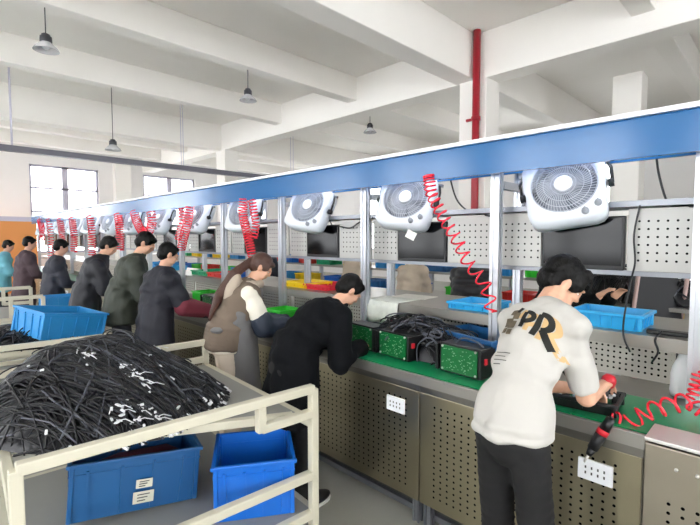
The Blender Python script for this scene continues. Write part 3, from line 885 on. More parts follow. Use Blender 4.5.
# crates under it
for nm, mt, L, W, px, yaw, lab in (('crate', 'crate_blue', .43, .37, [(212, 467), (295, 458)], 58, 'bright blue empty plastic crate on the trolley bottom shelf, right of the darker one'),
                                ('crate', 'crate_dark', .50, .38, [(89, 479), (202, 465)], 58, 'darker blue plastic crate on the trolley bottom shelf with paper labels')):
    a, b = at(*px[0], z=.56), at(*px[1], z=.56)
    if mt == 'crate_dark': a = at(72, 478, z=.56)
    d = (b-a); d.z = 0; d.normalize()
    if mt == 'crate_dark': a = at(62, 477, z=.56); d = V((math.cos(R(76)), math.sin(R(76)), 0)); b = a+d*.60
    n = V((-d.y, d.x, 0))
    c = (a+b)/2+n*W/2
    o = crate(nm, (b-a).length-.015, W, .285, mt, (c.x, c.y, .272), math.atan2(d.y, d.x), lab, group=None, ribs=(4, 3))
    if mt == 'crate_dark': o.rotation_euler.y = R(5); o.location.z += .024; bpy.context.view_layer.update()
    if mt == 'crate_dark':
        Lr = (b-a).length
        for zz, hh, ww in ((.145, .045, .075), (.075, .06, .095)):
            q = MB().box((.03, -W/2*(.94+.06*zz/.285)-.020, zz), (ww, .003, hh), Matrix.Rotation(R(4), 3, 'X')).build('paper_label', 'label_paper', o)
            mb = MB()
            for k in range(3): mb.box((.03-.005*k, -W/2*(.94+.06*zz/.285)-.0225, zz+hh*(.25-.25*k)), (ww*(.6-.1*k), .001, .005), Matrix.Rotation(R(4), 3, 'X'))
            mb.build('handwriting', 'ink', q)
        MB().ball((.02, -.02, .13), (.24, .14, .085)).build('tmp', 'maroon', None, o.location.copy(), o.rotation_euler.z).name = 'red_cloth'
        rc = COL.objects[-1] if False else bpy.data.objects['red_cloth']
        rc.data.name = 'red_cloth'
        for v in rc.data.vertices:
            v.co.z = .165+(v.co.z-.13)*.7+.02*noise.noise(v.co*14)
        tag(rc, 'dark red cloth lying inside the darker blue crate', 'cloth')

# heap of black cables -------------------------------------------------------
def heap(label, C, rx, ry, H, zb, n, r, rz=0., seed=1, loose=60, mats=('cable_black', 'cable_grey'), plugs=70, name='cable_heap', plen=(.5, 1.1), cat='cables', skew=(0, 0), dirs=None, spread=.25, kapw=1.3):
    rnd = random.Random(seed)
    def hz(x, y):
        q = (x/rx)**2+(y/ry)**2
        return H*max(0, 1-q)**.62*max(.2, 1+skew[0]*x/rx+skew[1]*y/ry)*(1+.12*noise.noise(V((x*3, y*3, seed))))
    mb = MB()
    # inner mound
    NR, NA = 9, 28; rings = []
    for i in range(NR+1):
        f = i/NR
        rings.append([mb.bm.verts.new((f*rx*.97*math.cos(a*2*math.pi/NA), f*ry*.97*math.sin(a*2*math.pi/NA), max(.002, hz(f*rx*math.cos(a*2*math.pi/NA), f*ry*math.sin(a*2*math.pi/NA))-.012))) for a in range(NA)])
    for A, B in zip(rings, rings[1:]):
        for k in range(NA):
            try: f = mb.bm.faces.new((A[k], A[(k+1) % NA], B[(k+1) % NA], B[k])); f.smooth = True
            except ValueError: pass
    ends = []
    dirs = dirs or [rnd.uniform(0, 2*math.pi) for _ in range(7)]
    for k in range(n):
        a = rnd.uniform(0, 2*math.pi); q = math.sqrt(rnd.random())*1.02
        x, y = q*rx*math.cos(a), q*ry*math.sin(a)
        th = rnd.choice(dirs)+rnd.gauss(0, spread); L = rnd.uniform(*plen); st = L/13; kap = rnd.gauss(0, kapw); off = rnd.uniform(-.004, .018)
        pts = []
        for j in range(14):
            if (x/rx)**2+(y/ry)**2 > 1.12: break
            pts.append(V((x, y, max(r, hz(x, y)+off+rnd.uniform(-.002, .003)))))
            th += kap*st+rnd.gauss(0, .06); x += math.cos(th)*st; y += math.sin(th)*st
        if len(pts) > 3:
            mb.tube(pts, r*rnd.choice((.8, 1, 1.15)), seg=5, caps=False, mi=1 if rnd.random() < .10 else 0)
            ends.append((pts[-1], (pts[-1]-pts[-2]).normalized()))
    for k in range(loose):           # loops standing proud of the heap
        a = rnd.uniform(0, 2*math.pi); q = math.sqrt(rnd.random())*.85
        x, y = q*rx*math.cos(a), q*ry*math.sin(a); w = rnd.uniform(.03, .09); th = rnd.uniform(0, 6.28)
        pts = [V((x+math.cos(th)*w*math.cos(t)*1.6, y+math.sin(th)*w*math.cos(t)*1.6, hz(x, y)+w*.55*max(0, math.sin(t))+.004)) for t in [i*math.pi/9 for i in range(10)]]
        mb.tube(pts, r*.8, seg=5, caps=False, mi=1 if rnd.random() < .2 else 0)
    o = mb.build(name, list(mats), None, (C[0], C[1], zb), rz)
    tag(o, label, cat, kind='stuff')
    pm = MB(); rnd.shuffle(ends)
    for p, d in ends[:plugs]:
        p = V((p.x, p.y, max(p.z, hz(p.x, p.y)+.012)))
        pm.box(p, (.012, .012, rnd.uniform(.018, .034)), basis(d, V((0, 0, 1)) if abs(d.z) < .9 else V((1, 0, 0))), bev=.002)
    if plugs:
        for c in range(int(plugs/8)):   # clusters of white connectors
            a = rnd.uniform(0, 6.28); q = rnd.uniform(.2, .95); cx, cy = q*rx*math.cos(a), q*ry*math.sin(a)
            for j in range(7):
                x, y = cx+rnd.gauss(0, .03), cy+rnd.gauss(0, .03)
                d = V((rnd.gauss(0, 1), rnd.gauss(0, 1), .2)).normalized()
                pm.box((x, y, hz(x, y)+.014), (.011, .011, rnd.uniform(.018, .04)), basis(d, V((0, 0, 1))), bev=.002)
                if j < 4: pm.tube([(x, y, hz(x, y)+.014), (x-d.x*.03, y-d.y*.03, hz(x, y)+.02), (x-d.x*.07, y-d.y*.07, hz(x, y)+.006)], .0025, seg=4)
        q = pm.build('white_plugs', 'plug_white', o); q['kind'] = 'stuff'; q['label'] = 'white plastic plugs and bare connector ends among the black cables'
    return o
hc_ = tl(-.72, .83)
heap('large tangled heap of black cables with white plugs on the foreground trolley', (hc_.x, hc_.y), .57, .55, .31, .742, 760, .0048, TY+R(-14), 3, 26, plugs=64, skew=(-.5, .40), dirs=[-.66, -.4, -.9, 2.5, 2.2], spread=.22, kapw=.7, plen=(.6, 1.2))

# second and third trolley with the tilted crate
trolley('cream steel trolley behind the heap carrying a tilted blue crate', (-4.25, 1.26), R(84), 1.15, 1.25, ztop=.80)
trolley('cream steel trolley at the left edge, farthest of the trolleys', (-6.2, 1.12), R(86), 1.0, 1.25, ztop=.98)
heap('low heap of dark cables under the tilted crate on the second trolley', (-4.85, .80), .48, .45, .13, .742, 120, .007, 0, 5, 10, plugs=0)
tc = at(57, 330, X=-4.55)
crate('crate', .58, .40, .23, 'crate_pale', (-4.66, .95, .79), R(68), 'pale blue plastic crate lying tilted on the second trolley', rot=(R(6), R(9), R(112)), ribs=(5, 4))
p = at(62, 304, X=-6.75)
crate('crate', .46, .34, .17, 'crate_pale', (p.x, p.y, .742), R(86), 'small blue crate on the farthest trolley, in front of a dark jacket', ribs=(4, 3))

# ------------------------------------------------------------------ things on the shelf
ZS = 1.18
def tray(name, px0, px1, Y, D, H, m, label, z=ZS, cat='tray', yaw=0., **kw):
    a, b = at(*px0, Y=Y), at(*px1, Y=Y)
    return crate(name, abs(b.x-a.x), D, H, m, ((a.x+b.x)/2, Y+D/2, z+.001), yaw, label, cat, **kw)
tray('tray', (571, 326), (641, 330), 2.62, .26, .085, 'tray_cyan', 'light blue plastic tray on the shelf beside the white T-shirt man\'s face', ribs=(6, 4), band=False)
o2 = tray('tray', (449, 305), (487, 312), 2.62, .30, .05, 'tray_cyan', 'shallow light blue tray on the shelf left of the white T-shirt', ribs=(4, 4), band=False)
c = o2.location
tag(MB().box((0, 0, .006), (.13, .10, .012)).build('document', 'paper_print', None, (c.x, c.y, ZS+.012), R(20)), 'small pale card lying in the shallow blue tray', 'card')
tray('tray', (283, 291), (306, 287), 2.66, .34, .05, 'tray_yellow', 'yellow tray on the shelf behind the black coat man\'s back', ribs=(3, 3), band=False)
tray('tray', (305, 292), (326, 287), 2.66, .34, .05, 'tray_redpink', 'red tray on the shelf right beside the yellow tray', ribs=(3, 3), band=False)
tray('tray', (192, 279), (207, 280), 2.66, .40, .06, 'tray_green', 'green tray on the shelf left of the orange-red tray', ribs=(3, 3), band=False)
tray('tray', (208, 280), (221, 281), 2.66, .40, .055, 'tray_red', 'orange-red tray on the shelf behind the woman\'s head', ribs=(3, 3), band=False)
tray('tray', (222, 282), (230, 282), 2.66, .30, .06, 'crate_blue', 'small blue tray on the shelf right of the orange-red tray', ribs=(3, 3), band=False)
tray('tray', (140, 273), (155, 274), 2.66, .40, .09, 'crate_pale', 'blue bin on the shelf between the olive and navy jackets', cat='bin', ribs=(3, 3), band=False)
tray('tray', (156, 273), (164, 274), 2.66, .34, .06, 'tray_cyan', 'light blue tray on the shelf behind the navy jacket man', ribs=(3, 3), band=False)
# adapter, papers
p = at(672, 333, Y=2.62)
tag(MB().box((0, 0, .011), (.22, .055, .022), bev=.006).build('power_adapter', 'black_plastic', None, (p.x, 2.66, ZS), R(4)), 'flat black power adapter on the shelf edge at the right', 'adapter')
a, b = at(366, 302, Y=2.55), at(398, 305, Y=2.55)
mb = MB()
prof = [(2.85, ZS+.003), (2.70, ZS+.004), (2.57, ZS+.004), (2.548, ZS-.005), (2.535, ZS-.06), (2.53, ZS-.12), (2.545, ZS-.17)]
nx = 8; g = []
for yy, zz in prof: g.append([mb.bm.verts.new((a.x+(b.x-a.x)*i/nx, yy-.006*math.sin(i*1.3)*(zz < ZS-.02), zz+.002*math.sin(i*2.1))) for i in range(nx+1)])
for A, B in zip(g, g[1:]):
    for k in range(nx): f = mb.bm.faces.new((A[k], A[k+1], B[k+1], B[k])); f.smooth = True
o = mb.build('plastic_sheet', 'paper_print')
so = o.modifiers.new('t', 'SOLIDIFY'); so.thickness = .002
tag(o, 'crumpled printed plastic sheet hanging over the shelf edge', 'sheet')
p = at(415, 297, z=ZS)
tag(MB().box((0, 0, .003), (.30, .22, .004)).build('paper_sheet', 'paper', None, (p.x, p.y, ZS), R(6)), 'white paper sheet lying flat on the shelf beside the hanging sheet', 'paper')

# ------------------------------------------------------------------ things on the bench
ZB = .902
def pcb_box(x, y, w, h, yaw, label, src=[None]):
    if src[0] is None:
        t = thing('battery_module', label, 'circuit module', (x, y, ZB), yaw, 'green circuit modules on the bench mat'); src[0] = t
        MB().box((0, .06, h/2), (w, .12, h), bev=.006).box((-w/2-.006, .05, h*.5), (.014, .14, h*.9), bev=.004).box((w/2+.006, .05, h*.5), (.014, .14, h*.9), bev=.004).build('case', 'black_plastic', t)
        pb = MB().box((0, -.004, h*.5), (w*.86, .008, h*.86)).build('circuit_board', 'pcb_green', t)
        mb = MB(); rnd = random.Random(4)
        for k in range(70): mb.box((rnd.uniform(-.4, .4)*w, -.0095, h*rnd.uniform(.12, .88)), (rnd.choice((.003, .005, .009)), .004, rnd.choice((.003, .004))))
        q = mb.build('solder_joints', 'copper_dot', pb); q['kind'] = 'stuff'
        for sx in (-.4, .4):
            for sz in (.9, .12): MB().cyl((sx*w, -.006, h*sz), (sx*w, -.013, h*sz), .007, seg=8).build('screw', 'steel_light', t)
        MB().box((w/2+.016, .02, h*.62), (.014, .02, .03)).build('connector', 'driver_red', t)
        return t
    return dup(src[0], (x, y, ZB), yaw, label)
for (px, py, Y, yaw, lab) in ((393, 370, 2.16, -6, 'green circuit module on the bench mat, middle of the row beside the bent man'),
                             (459, 385, 2.14, -4, 'green circuit module on the bench mat nearest the white T-shirt'),
                             (361, 362, 2.19, -7, 'green circuit module on the bench mat nearest the bent man\'s head')):
    p = at(px, py, Y=Y); pcb_box(p.x, Y, .27, .165, R(yaw), lab)
p = at(424, 345, Y=2.42)
heap('tangle of black wiring piled on the bench behind the green circuit modules', (p.x, 2.37), .42, .17, .20, ZB, 150, .0065, 0, 9, 120, mats=('cable_black', 'cable_grey'), plugs=0, name='wire_tangle', plen=(.25, .6), cat='wires')
for k, (pp, m, lab) in enumerate((([(417, 362), (418, 345), (430, 338), (440, 352), (432, 372), (420, 384)], 'cable_grey', 'pale looped lead rising between the green circuit modules'),
                                  ([(425, 372), (435, 362), (440, 375), (432, 386), (445, 392)], 'cable_black', 'short dark lead lying on the green mat'),
                                  ([(455, 345), (463, 338), (480, 344), (487, 356)], 'cable_grey', 'pale lead over the big blue crate'))):
    cable([at(x, y, Y=2.2) for x, y in pp], .005, lab, m)
a, b = at(452, 352, Y=2.36), at(492, 352, Y=2.36)
crate('crate', .42, .27, .19, 'crate_dark', (-1.33, 2.44, ZB), R(-14), 'large blue crate on the bench beneath the shelf left of the white T-shirt', ribs=(4, 3))
for px, Y, lab in (((404, 326), 2.97, 'blue crate standing behind the line under the shelf'), ((340, 320), 2.95, 'blue crate behind the line seen past the bent man')):
    p = at(*px, Y=3.45); crate('crate', .42, .32, .36, 'crate_blue', (p.x, 3.62, .62), R(3), lab, ribs=(5, 4))
    st = thing('stand', 'grey stand carrying the %s' % lab.replace('standing ', ''), 'stand', (p.x, 3.62, 0), 0)
    MB().box((0, 0, .605), (.5, .36, .024)).build('top', 'cream_steel', st)
    for sx in (-1, 1):
        for sy in (-1, 1): MB().box((sx*.22, sy*.15, .297), (.03, .03, .594)).build('leg', 'cream_steel', st)
for (x0, x1, yb, Y, H, m, lab) in ((266, 281, 321, 2.26, .13, 'basket_green', 'bright green basket on the bench in front of the woman\'s gloves'),
                                 (193, 201, 299, 2.40, .13, 'basket_green', 'bright green basket farther along the bench beside the maroon sleeve'),
                                 (204, 222, 309, 2.40, .09, 'crate_blue', 'blue basket on the bench to the left of the woman'),
                                 (202, 220, 300, 2.62, .06, 'tray_green', 'green tray under the shelf above the blue basket')):
    tray('basket', (x0, yb), (x1, yb), Y, .22, H, m, lab, z=ZB, cat='basket', ribs=(6, 5))
p = at(208, 322, Y=2.2); pcb_box(p.x, 2.2, .27, .165, R(-4), 'green circuit module on the bench between the woman and the navy jacket man')
# tray of parts and screwdrivers in front of the man
p = at(590, 412, Y=2.17)
bt = thing('battery_case', 'open black battery case with small white parts in front of the man', 'case', (p.x-.02, 2.17, ZB), R(6))
crate_mb(.27, .20, .055, taper=.10, ribs=(1, 1), band=False, rim=.010).build('shell', 'black_plastic', bt)
rnd = random.Random(2)
for k in range(16): MB().box((rnd.uniform(-.10, .10), rnd.uniform(-.07, .07), .035+rnd.uniform(0, .02)), (rnd.uniform(.01, .03), .012, .012), Matrix.Rotation(rnd.uniform(0, 3), 3, 'Z'), bev=.002).build('component', 'plug_white', bt)
MB().box((.02, -.02, .03), (.16, .10, .012)).build('circuit_board', 'pcb_green', bt)
MB().tube(smooth_path([(-.13, .02, .05), (-.16, .0, .12), (-.11, -.02, .15), (-.05, .0, .08)]), .006).build('lead', 'cable_black', bt)
def driver(p0, p1, label, rband=True):
    """air screwdriver from tip p0 to tail p1"""
    p0, p1 = V(p0), V(p1); d = (p1-p0).normalized(); L = (p1-p0).length
    t = thing('air_screwdriver', label, 'screwdriver', p0)
    q = lambda f: d*L*f
    MB().cyl(q(0), q(.18), .004, .006, seg=10).build('bit', 'steel_light', t)
    MB().cyl(q(.16), q(.30), .011, .017, seg=16).cyl(q(.30), q(.62), .020, .022, seg=16).build('grip', 'black_rubber', t)
    MB().cyl(q(.62), q(.72), .023, seg=16).build('colour_band', 'driver_red', t)
    MB().cyl(q(.72), q(.97), .021, .017, seg=16).cyl(q(.97), q(1.), .010, seg=10).build('motor', 'black_plastic', t)
    return t
driver(at(584, 462, Y=1.93), at(612, 417, Y=1.985), 'dark air screwdriver with a red band resting on the bench rim')
# white bags
def bag(p, w, h, label, d=.14):
    mb = MB(); n = 18; rings = []
    for i in range(9):
        f = i/8; z = f*h; sc = (1, 1.06, 1.08, 1.06, 1.02, .96, .85, .62, .50)[i]
        rings.append([mb.bm.verts.new((sc*w/2*math.copysign(abs(math.cos(a))**.6, math.cos(a))+.008*noise.noise(V((a*2, f*5, 1))), sc*d/2*math.copysign(abs(math.sin(a))**.6, math.sin(a))+.012*noise.noise(V((a*2, f*4, 5))), z)) for a in [k*2*math.pi/n for k in range(n)]])
    for A, B in zip(rings, rings[1:]):
        for k in range(n): f = mb.bm.faces.new((A[k], A[(k+1) % n], B[(k+1) % n], B[k])); f.smooth = True
    mb.bm.faces.new(rings[0])
    return tag(mb.build('plastic_bag', 'bag_clear', None, p), label, 'bag')
p = at(683, 388, Y=2.56); bag((p.x+.01, 2.62, ZB), .13, .22, 'white plastic bag standing on the bench beside the right post', .10)
tag(MB().box((0, 0, .02), (.06, .03, .035), Matrix.Rotation(.4, 3, 'Y')).build('blue_clip', 'crate_blue', None, (p.x, 2.55, ZB+.20)), 'small blue clip on the white bag under the shelf', 'clip')
bpy.data.objects['blue_clip'].location = (p.x+.01, 2.62, ZB+.205)
# ------------------------------------------------------------------ workers
def wpt(x, y, Y): return at(x, y, Y)
def hl(pos, az, f, r, z):   # a point in a worker's own frame
    F = V((math.cos(az), math.sin(az), 0)); Rr = F.cross(V((0, 0, 1)))
    q = V((pos[0], pos[1], 0))+F*f+Rr*r; q.z = z; return tuple(q)
# 1 the man in the white T-shirt
pos = (-.735, 1.66); az = R(84)
rh = at(601, 387, Y=2.12)
m1 = person('person in a white printed T-shirt, bent over the bench with a red tool', pos, az, 1.68, lean=36, hpitch=16, neckx=24, hyaw=-42,
            hands={1: tuple(rh), -1: (-.66, 2.06, 1.0)}, vox=.0055, hair=('hair_black', 'mop'), top='tee_white', sleeve='short', bottom='trouser_black', hem=.975, hipback=.05, bulk=.6, width=.82, depth=.9, curl=.95, palm={1: V((0.3, -.35, -1))})
# print on the back of the shirt
def project_print(person_d, name, mesh_bm, mt, origin, xdir, zdir, ndir, lift=.0035, parent=None):
    top = person_d['top']; me = top.data
    bvh = BVHTree.FromPolygons([v.co.copy() for v in me.vertices], [tuple(p.vertices) for p in me.polygons])
    bm = mesh_bm
    keep = []
    for v in bm.verts:
        q = origin+xdir*v.co.x+zdir*v.co.y
        hit, n, i, d = bvh.ray_cast(q-ndir*.6, ndir)
        if hit is None: hit, n, i, d = bvh.find_nearest(q)
        v.co = hit-ndir*lift
    for f in bm.faces: f.smooth = True
    me2 = bpy.data.meshes.new(name); bm.to_mesh(me2); bm.free()
    return link(name, me2, mt, parent or top)
def stroke_bm(polys, res=.006):
    """thick strokes: list of (points, width) -> grid strips in xy"""
    bm = bmesh.new()
    for pts, w in polys:
        pts = [V((p[0], p[1], 0)) for p in pts]; out = []
        for a, b in zip(pts, pts[1:]):
            n = max(1, int((b-a).length/res))
            out += [a.lerp(b, k/n) for k in range(n)]
        out.append(pts[-1]); m = max(2, int(w/res)); rows = []
        for i, p in enumerate(out):
            d = (out[min(i+1, len(out)-1)]-out[max(i-1, 0)]).normalized(); nn = V((-d.y, d.x, 0))
            rows.append([bm.verts.new(p+nn*w*(k/m-.5)) for k in range(m+1)])
        for A, B in zip(rows, rows[1:]):
            for k in range(m): bm.faces.new((A[k], A[k+1], B[k+1], B[k]))
    return bm
sp_, Lr_ = m1['sp'], m1['Lr']
base = m1['che']; up_ = sp_(Lr_*.9); nd = (m1['F']*math.cos(0)).normalized()
xd = m1['R']                                     # reading direction seen from behind
nd = (m1['F']-up_*m1['F'].dot(up_)).normalized()
def arc(cx, cy, rx, ry, a0, a1, n=14): return [(cx+rx*math.cos(R(a0+(a1-a0)*k/n)), cy+ry*math.sin(R(a0+(a1-a0)*k/n))) for k in range(n+1)]
LET = {'slash_stroke': [([(-.050, .062), (-.066, .022)], .018)],
       'letter_stroke': [([(-.022, .042), (-.026, -.028)], .019), (arc(-.022, .022, .036, .022, 90, -100), .019)],
       'letter_strokes': [([(.040, .040), (.026, -.050)], .022), (arc(.040, .010, .040, .032, 95, -80), .022), ([(.052, -.018), (.098, -.088)], .024)]}
O_ = base+up_*.070+xd*.012
for nm, st in LET.items():
    for dx, dz, lf, mt_, nn in ((.022, -.010, .0025, 'print_tan', 'tan_'), (0, 0, .0042, 'print_black', 'black_')):
        for q, w in st:
            project_print(m1, nn+'letter_stroke', stroke_bm([([(x+dx, y+dz) for x, y in q], w*(.95 if dx else 1))]), mt_, O_, xd, up_, nd, lift=lf)
for cx, cy, rr in ((-.085, .035, .017), (-.068, .02, .019), (-.095, -.012, .024), (-.075, -.02, .022), (-.102, -.048, .015), (-.072, -.055, .015)):
    project_print(m1, 'blotch_print', stroke_bm([([(cx+.008, cy-rr*.8), (cx+.008, cy+rr*.8)], rr*1.6)]), 'print_camo', O_, xd, up_, nd, lift=.0055)
for k in range(4): project_print(m1, 'small_print_line', stroke_bm([([(-.10, -.14-.016*k), (-.10+(.07, .055, .065, .04)[k], -.14-.016*k)], .0035)]), 'ink', O_, xd, up_, nd, lift=.003)

# the red-capped tool in his hand
W, fd, pd = m1['wr'][1]; Wp = W+V((pos[0], pos[1], 0))
g0 = Wp+fd*.085+pd.normalized()*.018
dt = thing('screwdriver', 'red-capped hand tool held in the right hand of the man in white', 'tool', tuple(g0))
ax = V((.25, .10, 1)).normalized()
mb = MB(); mb.lathe([(.001, .066), (.018, .063), (.028, .050), (.031, .034), (.028, .016), (.020, .006), (.001, .002)], seg=20, mx=basis(ax, V((0, 1, 0)))); mb.build('red_cap', 'driver_red', dt)
MB().cyl(-ax*.10, ax*.012, .016, .019, seg=14).build('grip', 'black_rubber', dt)
MB().cyl(-ax*.17, -ax*.09, .005, .006, seg=8).build('shaft', 'steel_light', dt)

def place(px, Y, yref=300): p = at(px, yref, Y=Y); return (p.x, p.y)
# 2 black coat
pos = (-2.16, 1.68); az = R(84)
person('person in a long black coat bent low over the bench, face turned down', pos, az, 1.61, lean=60, hpitch=6, hyaw=-15, hands={1: hl(pos, az, .42, .12, .94), -1: hl(pos, az, .48, -.14, .95)},
       vox=.008, top='coat_black', bottom='trouser_black', hem=.62, hipback=.05, bulk=2.4, collar=True, hair=('hair_black', 'short'))
# 3 woman
pos = (-2.99, 1.69); az = R(72)
w3 = person('person with a long ponytail in a brown vest, grey apron and white gloves', pos, az, 1.58, lean=30, hpitch=18, hyaw=-14, hands={1: hl(pos, az, .47, .12, .99), -1: hl(pos, az, .46, -.06, .99)},
       vox=.008, top='sweater_cream', bottom='trouser_beige', hem=.93, hipback=.02, bulk=1.6, hair=('hair_brown', 'tail'), gloves='glove_white', width=.94)
t = MB(); rt = w3['root']; g = .034
for c, r, bb in w3['torso'][1:6]: t.ball(c, (max(r[0], .155)+g*.8, max(r[1], .112)+g*1.1, r[2]+.01), bb, sub=3)
for c, r, bb in w3['torso'][6:]: t.ball(c, (r[0]+g*.75, r[1]+g, r[2]+.01), bb, sub=3)
for i in range(6):
    q = w3['wai'].lerp(V((w3['pel'].x, w3['pel'].y, .86)), i/5); t.ball(q, (.172+g*.6, .135+g, .05), w3['bp'], sub=3)
link('vest', remesh(t, .009, 5, lambda c: w3['nf'](c, 8, .010)), 'vest_brown', rt)
t = MB()
for k in range(12):
    a = k*2*math.pi/12; t.ball(w3['shl']+w3['sp'](w3['Lr'])*.06+(w3['R']*math.cos(a)*.085+w3['F']*math.sin(a)*.07), .034)
b0 = w3['shl']-w3['bc'].col[1]*.12
t.ball(b0-w3['sp'](w3['Lr'])*.03, (.125, .055, .13), w3['bc'], sub=3)
link('hood', remesh(t, .009, 4, lambda c: w3['nf'](c, 14, .008)), 'hood_cream', rt)
t = MB()   # apron hanging in front from chest to knee
for i in range(30):
    f = i/29; z = 1.10-.66*f; off = .155+.02*math.sin(f*3)-.05*(f < .1)
    c = V((0, 0, z))+w3['F']*(off*.5+.03-.03*(1-f))
    t.ball(c, (.19+.03*f, .115+.02*f, .07 if f < .93 else .03), basis(V((0, 0, 1)), w3['F']), sub=3)
t.ball(w3['che']+w3['F']*.075, (.125, .085, .17), w3['bc'], sub=3)
for sd in (1, -1):
    t.ball(w3['wai']+w3['R']*sd*.1-w3['F']*.10, (.08, .06, .022), basis(V((0, 0, 1)), w3['F']))
link('apron', remesh(t, .009, 5, lambda c: w3['nf'](c, 10, .012)), 'apron_grey', rt)
for sd in (1, -1):
    S_, E, W = w3['arms'][sd]; t = MB()
    limb(t, S_.lerp(E, .78), E, .072, .074, 4, g=.012); limb(t, E, W, .072, .046, 7, g=.012)
    link('sleeve_cover', remesh(t, .008, 4, lambda c: w3['nf'](c, 14, .008)), 'sleeve_navy', rt)
# 4 navy
pos = (-4.10, 1.58); az = R(97)
w4 = person('person seen from behind in a dark navy jacket with maroon sleeve cover', pos, az, 1.60, lean=14, hpitch=16, hyaw=-12, hands={1: hl(pos, az, .40, .24, .97), -1: hl(pos, az, .42, -.10, 1.0)},
       vox=.009, top='jacket_navy', bottom='trouser_dark', hem=.74, bulk=2.6, width=1.12, collar=True)
S_, E, W = w4['arms'][1]; t = MB(); limb(t, E, W, .075, .052, 7, g=.02); link('sleeve_cover', remesh(t, .009, 4), 'maroon', w4['root'])
# 5 olive
pos = (-4.84, 1.52); az = R(80)
person('person in an olive green hooded jacket leaning forward, short dark hair', pos, az, 1.74, lean=24, hpitch=20, hyaw=-22, hands={1: hl(pos, az, .42, .16, 1.0), -1: hl(pos, az, .46, -.10, 1.0)},
       vox=.010, top='jacket_olive', bottom='trouser_dark', hem=.82, bulk=2.8, collar=True, width=1.05)
# 6 black
pos = (-5.86, 1.46); az = R(76)
person('person in a black quilted jacket bending over the bench between two others', pos, az, 1.70, lean=26, hpitch=18, hyaw=-10, vox=.012, top='jacket_black', bottom='trouser_dark', hem=.78, bulk=2.8, collar=True,
       hands={1: hl(pos, az, .45, .16, 1.0), -1: hl(pos, az, .5, -.1, 1.0)})
# 7, 8, 9
pos = (-7.30, 1.42); az = R(88)
person('person in a dark grey jacket standing upright with cropped hair', pos, az, 1.62, lean=12, hpitch=16, vox=.014, top='jacket_grey', bottom='trouser_dark', hem=.72, bulk=2.4, skin='skin_far')
pos = (-9.0, 1.36); az = R(96)
person('person in a dark plum-brown coat near the orange panel', pos, az, 1.66, lean=10, hpitch=12, hyaw=-10, vox=.014, top='jacket_brown', bottom='trouser_dark', hem=.50, bulk=2.6, width=1.1, skin='skin_far')
pos = (-10.5, 1.25); az = R(80)
person('person in a teal jacket at the far left edge of the photo', pos, az, 1.60, lean=12, hpitch=16, vox=.016, top='jacket_teal', bottom='trouser_dark', hem=.74, bulk=2.4, skin='skin_far')
# across the line
pos = place(470, 4.05); az = R(96)
person('person in a black puffer jacket seen from behind across the line', pos, az, 1.62, lean=30, hpitch=22, vox=.011, top='puffer_black', bottom='trouser_dark', hem=.80, bulk=3., puffy=.016, hipback=.1, collar=True, skin='skin_far')
pos = place(606, 3.72); pos = (pos[0]-.38, pos[1]); az = R(-18)
person('person in dark clothes leaning across behind the shelf, arm stretched to the right', pos, az, 1.62, lean=34, hpitch=24, vox=.010, top='coat_black', bottom='trouser_black', hem=.82, bulk=2., hipback=.1,
       hands={1: hl(pos, az, .40, .06, 1.22), -1: hl(pos, az, .36, -.2, 1.2)}, skin='skin')
pos = place(410, 4.25); az = R(90)
person('person in a beige shirt seen from behind, far across the line', pos, az, 1.58, lean=24, hpitch=20, vox=.012, top='beige_shirt', bottom='trouser_dark', hem=.82, bulk=2.2, hipback=.08, skin='skin_far')
pos = place(350, 5.0); az = R(95)
person('person in a beige jacket far across the line above the bent man', pos, az, 1.60, lean=20, hpitch=18, vox=.014, top='beige_shirt', bottom='trouser_dark', hem=.80, bulk=2.4, skin='skin_far')
pos = place(262, 4.4); az = R(100)
person('person in a dark jacket far across the line behind the woman', pos, az, 1.60, lean=24, hpitch=20, vox=.014, top='jacket_grey', bottom='trouser_dark', hem=.80, bulk=2.4, skin='skin_far')

# ------------------------------------------------------------------ across the line
def table(name, label, x0, x1, y0, y1, z, m='steel_plate', lm='alu_dark', cat='table', group=None, xs=None):
    t = thing(name, label, cat, ((x0+x1)/2, (y0+y1)/2, 0), 0, group); lx, ly = x1-x0, y1-y0
    MB().box((0, 0, z-.015), (lx, ly, .03)).build('top', m, t)
    for sx in (-1, 1):
        for sy in (-1, 1): MB().box((sx*(lx/2-.04), sy*(ly/2-.04), (z-.03)/2), (.045, .045, z-.03)).build('leg', lm, t)
    return t
table('rack_table', 'grey rack table behind the shelf piled with wiring', -1.55, -.35, 4.15, 4.75, 1.12)
heap('heap of black and grey wiring on the rack behind the shelf', (-.98, 4.42), .58, .27, .25, 1.122, 150, .009, 0, 12, 60, plugs=24, name='wire_heap', plen=(.3, .8), cat='wires')
# office chair
p = at(668, 300, Y=3.75)
ch = thing('office_chair', 'black office chair with pale armrest behind the shelf at the right', 'chair', (p.x+.1, 3.95, 0), R(60))
MB().box((0, 0, .50), (.48, .46, .07), bev=.03).build('seat', 'chair_mesh', ch)
MB().box((0, .25, 1.02), (.46, .05, .72), Matrix.Rotation(R(-8), 3, 'X'), bev=.02).build('backrest', 'chair_mesh', ch)
for s in (1, -1): MB().tube(smooth_path([(s*.26, .2, .52), (s*.29, .12, .74), (s*.28, -.18, .76), (s*.26, -.22, .70)]), .018).build('armrest', 'chair_arm', ch)
MB().tube([(-.24, .21, 1.40), (-.24, .30, .62)], .016).tube([(.24, .21, 1.40), (.24, .30, .62)], .016).build('back_frame', 'chair_arm', ch)
mb = MB().cyl((0, 0, .10), (0, 0, .47), .03)
for k in range(5): a = k*2*math.pi/5; mb.tube([(0, 0, .12), (.28*math.cos(a), .28*math.sin(a), .075)], .02)
bs = mb.build('base', 'black_plastic', ch)
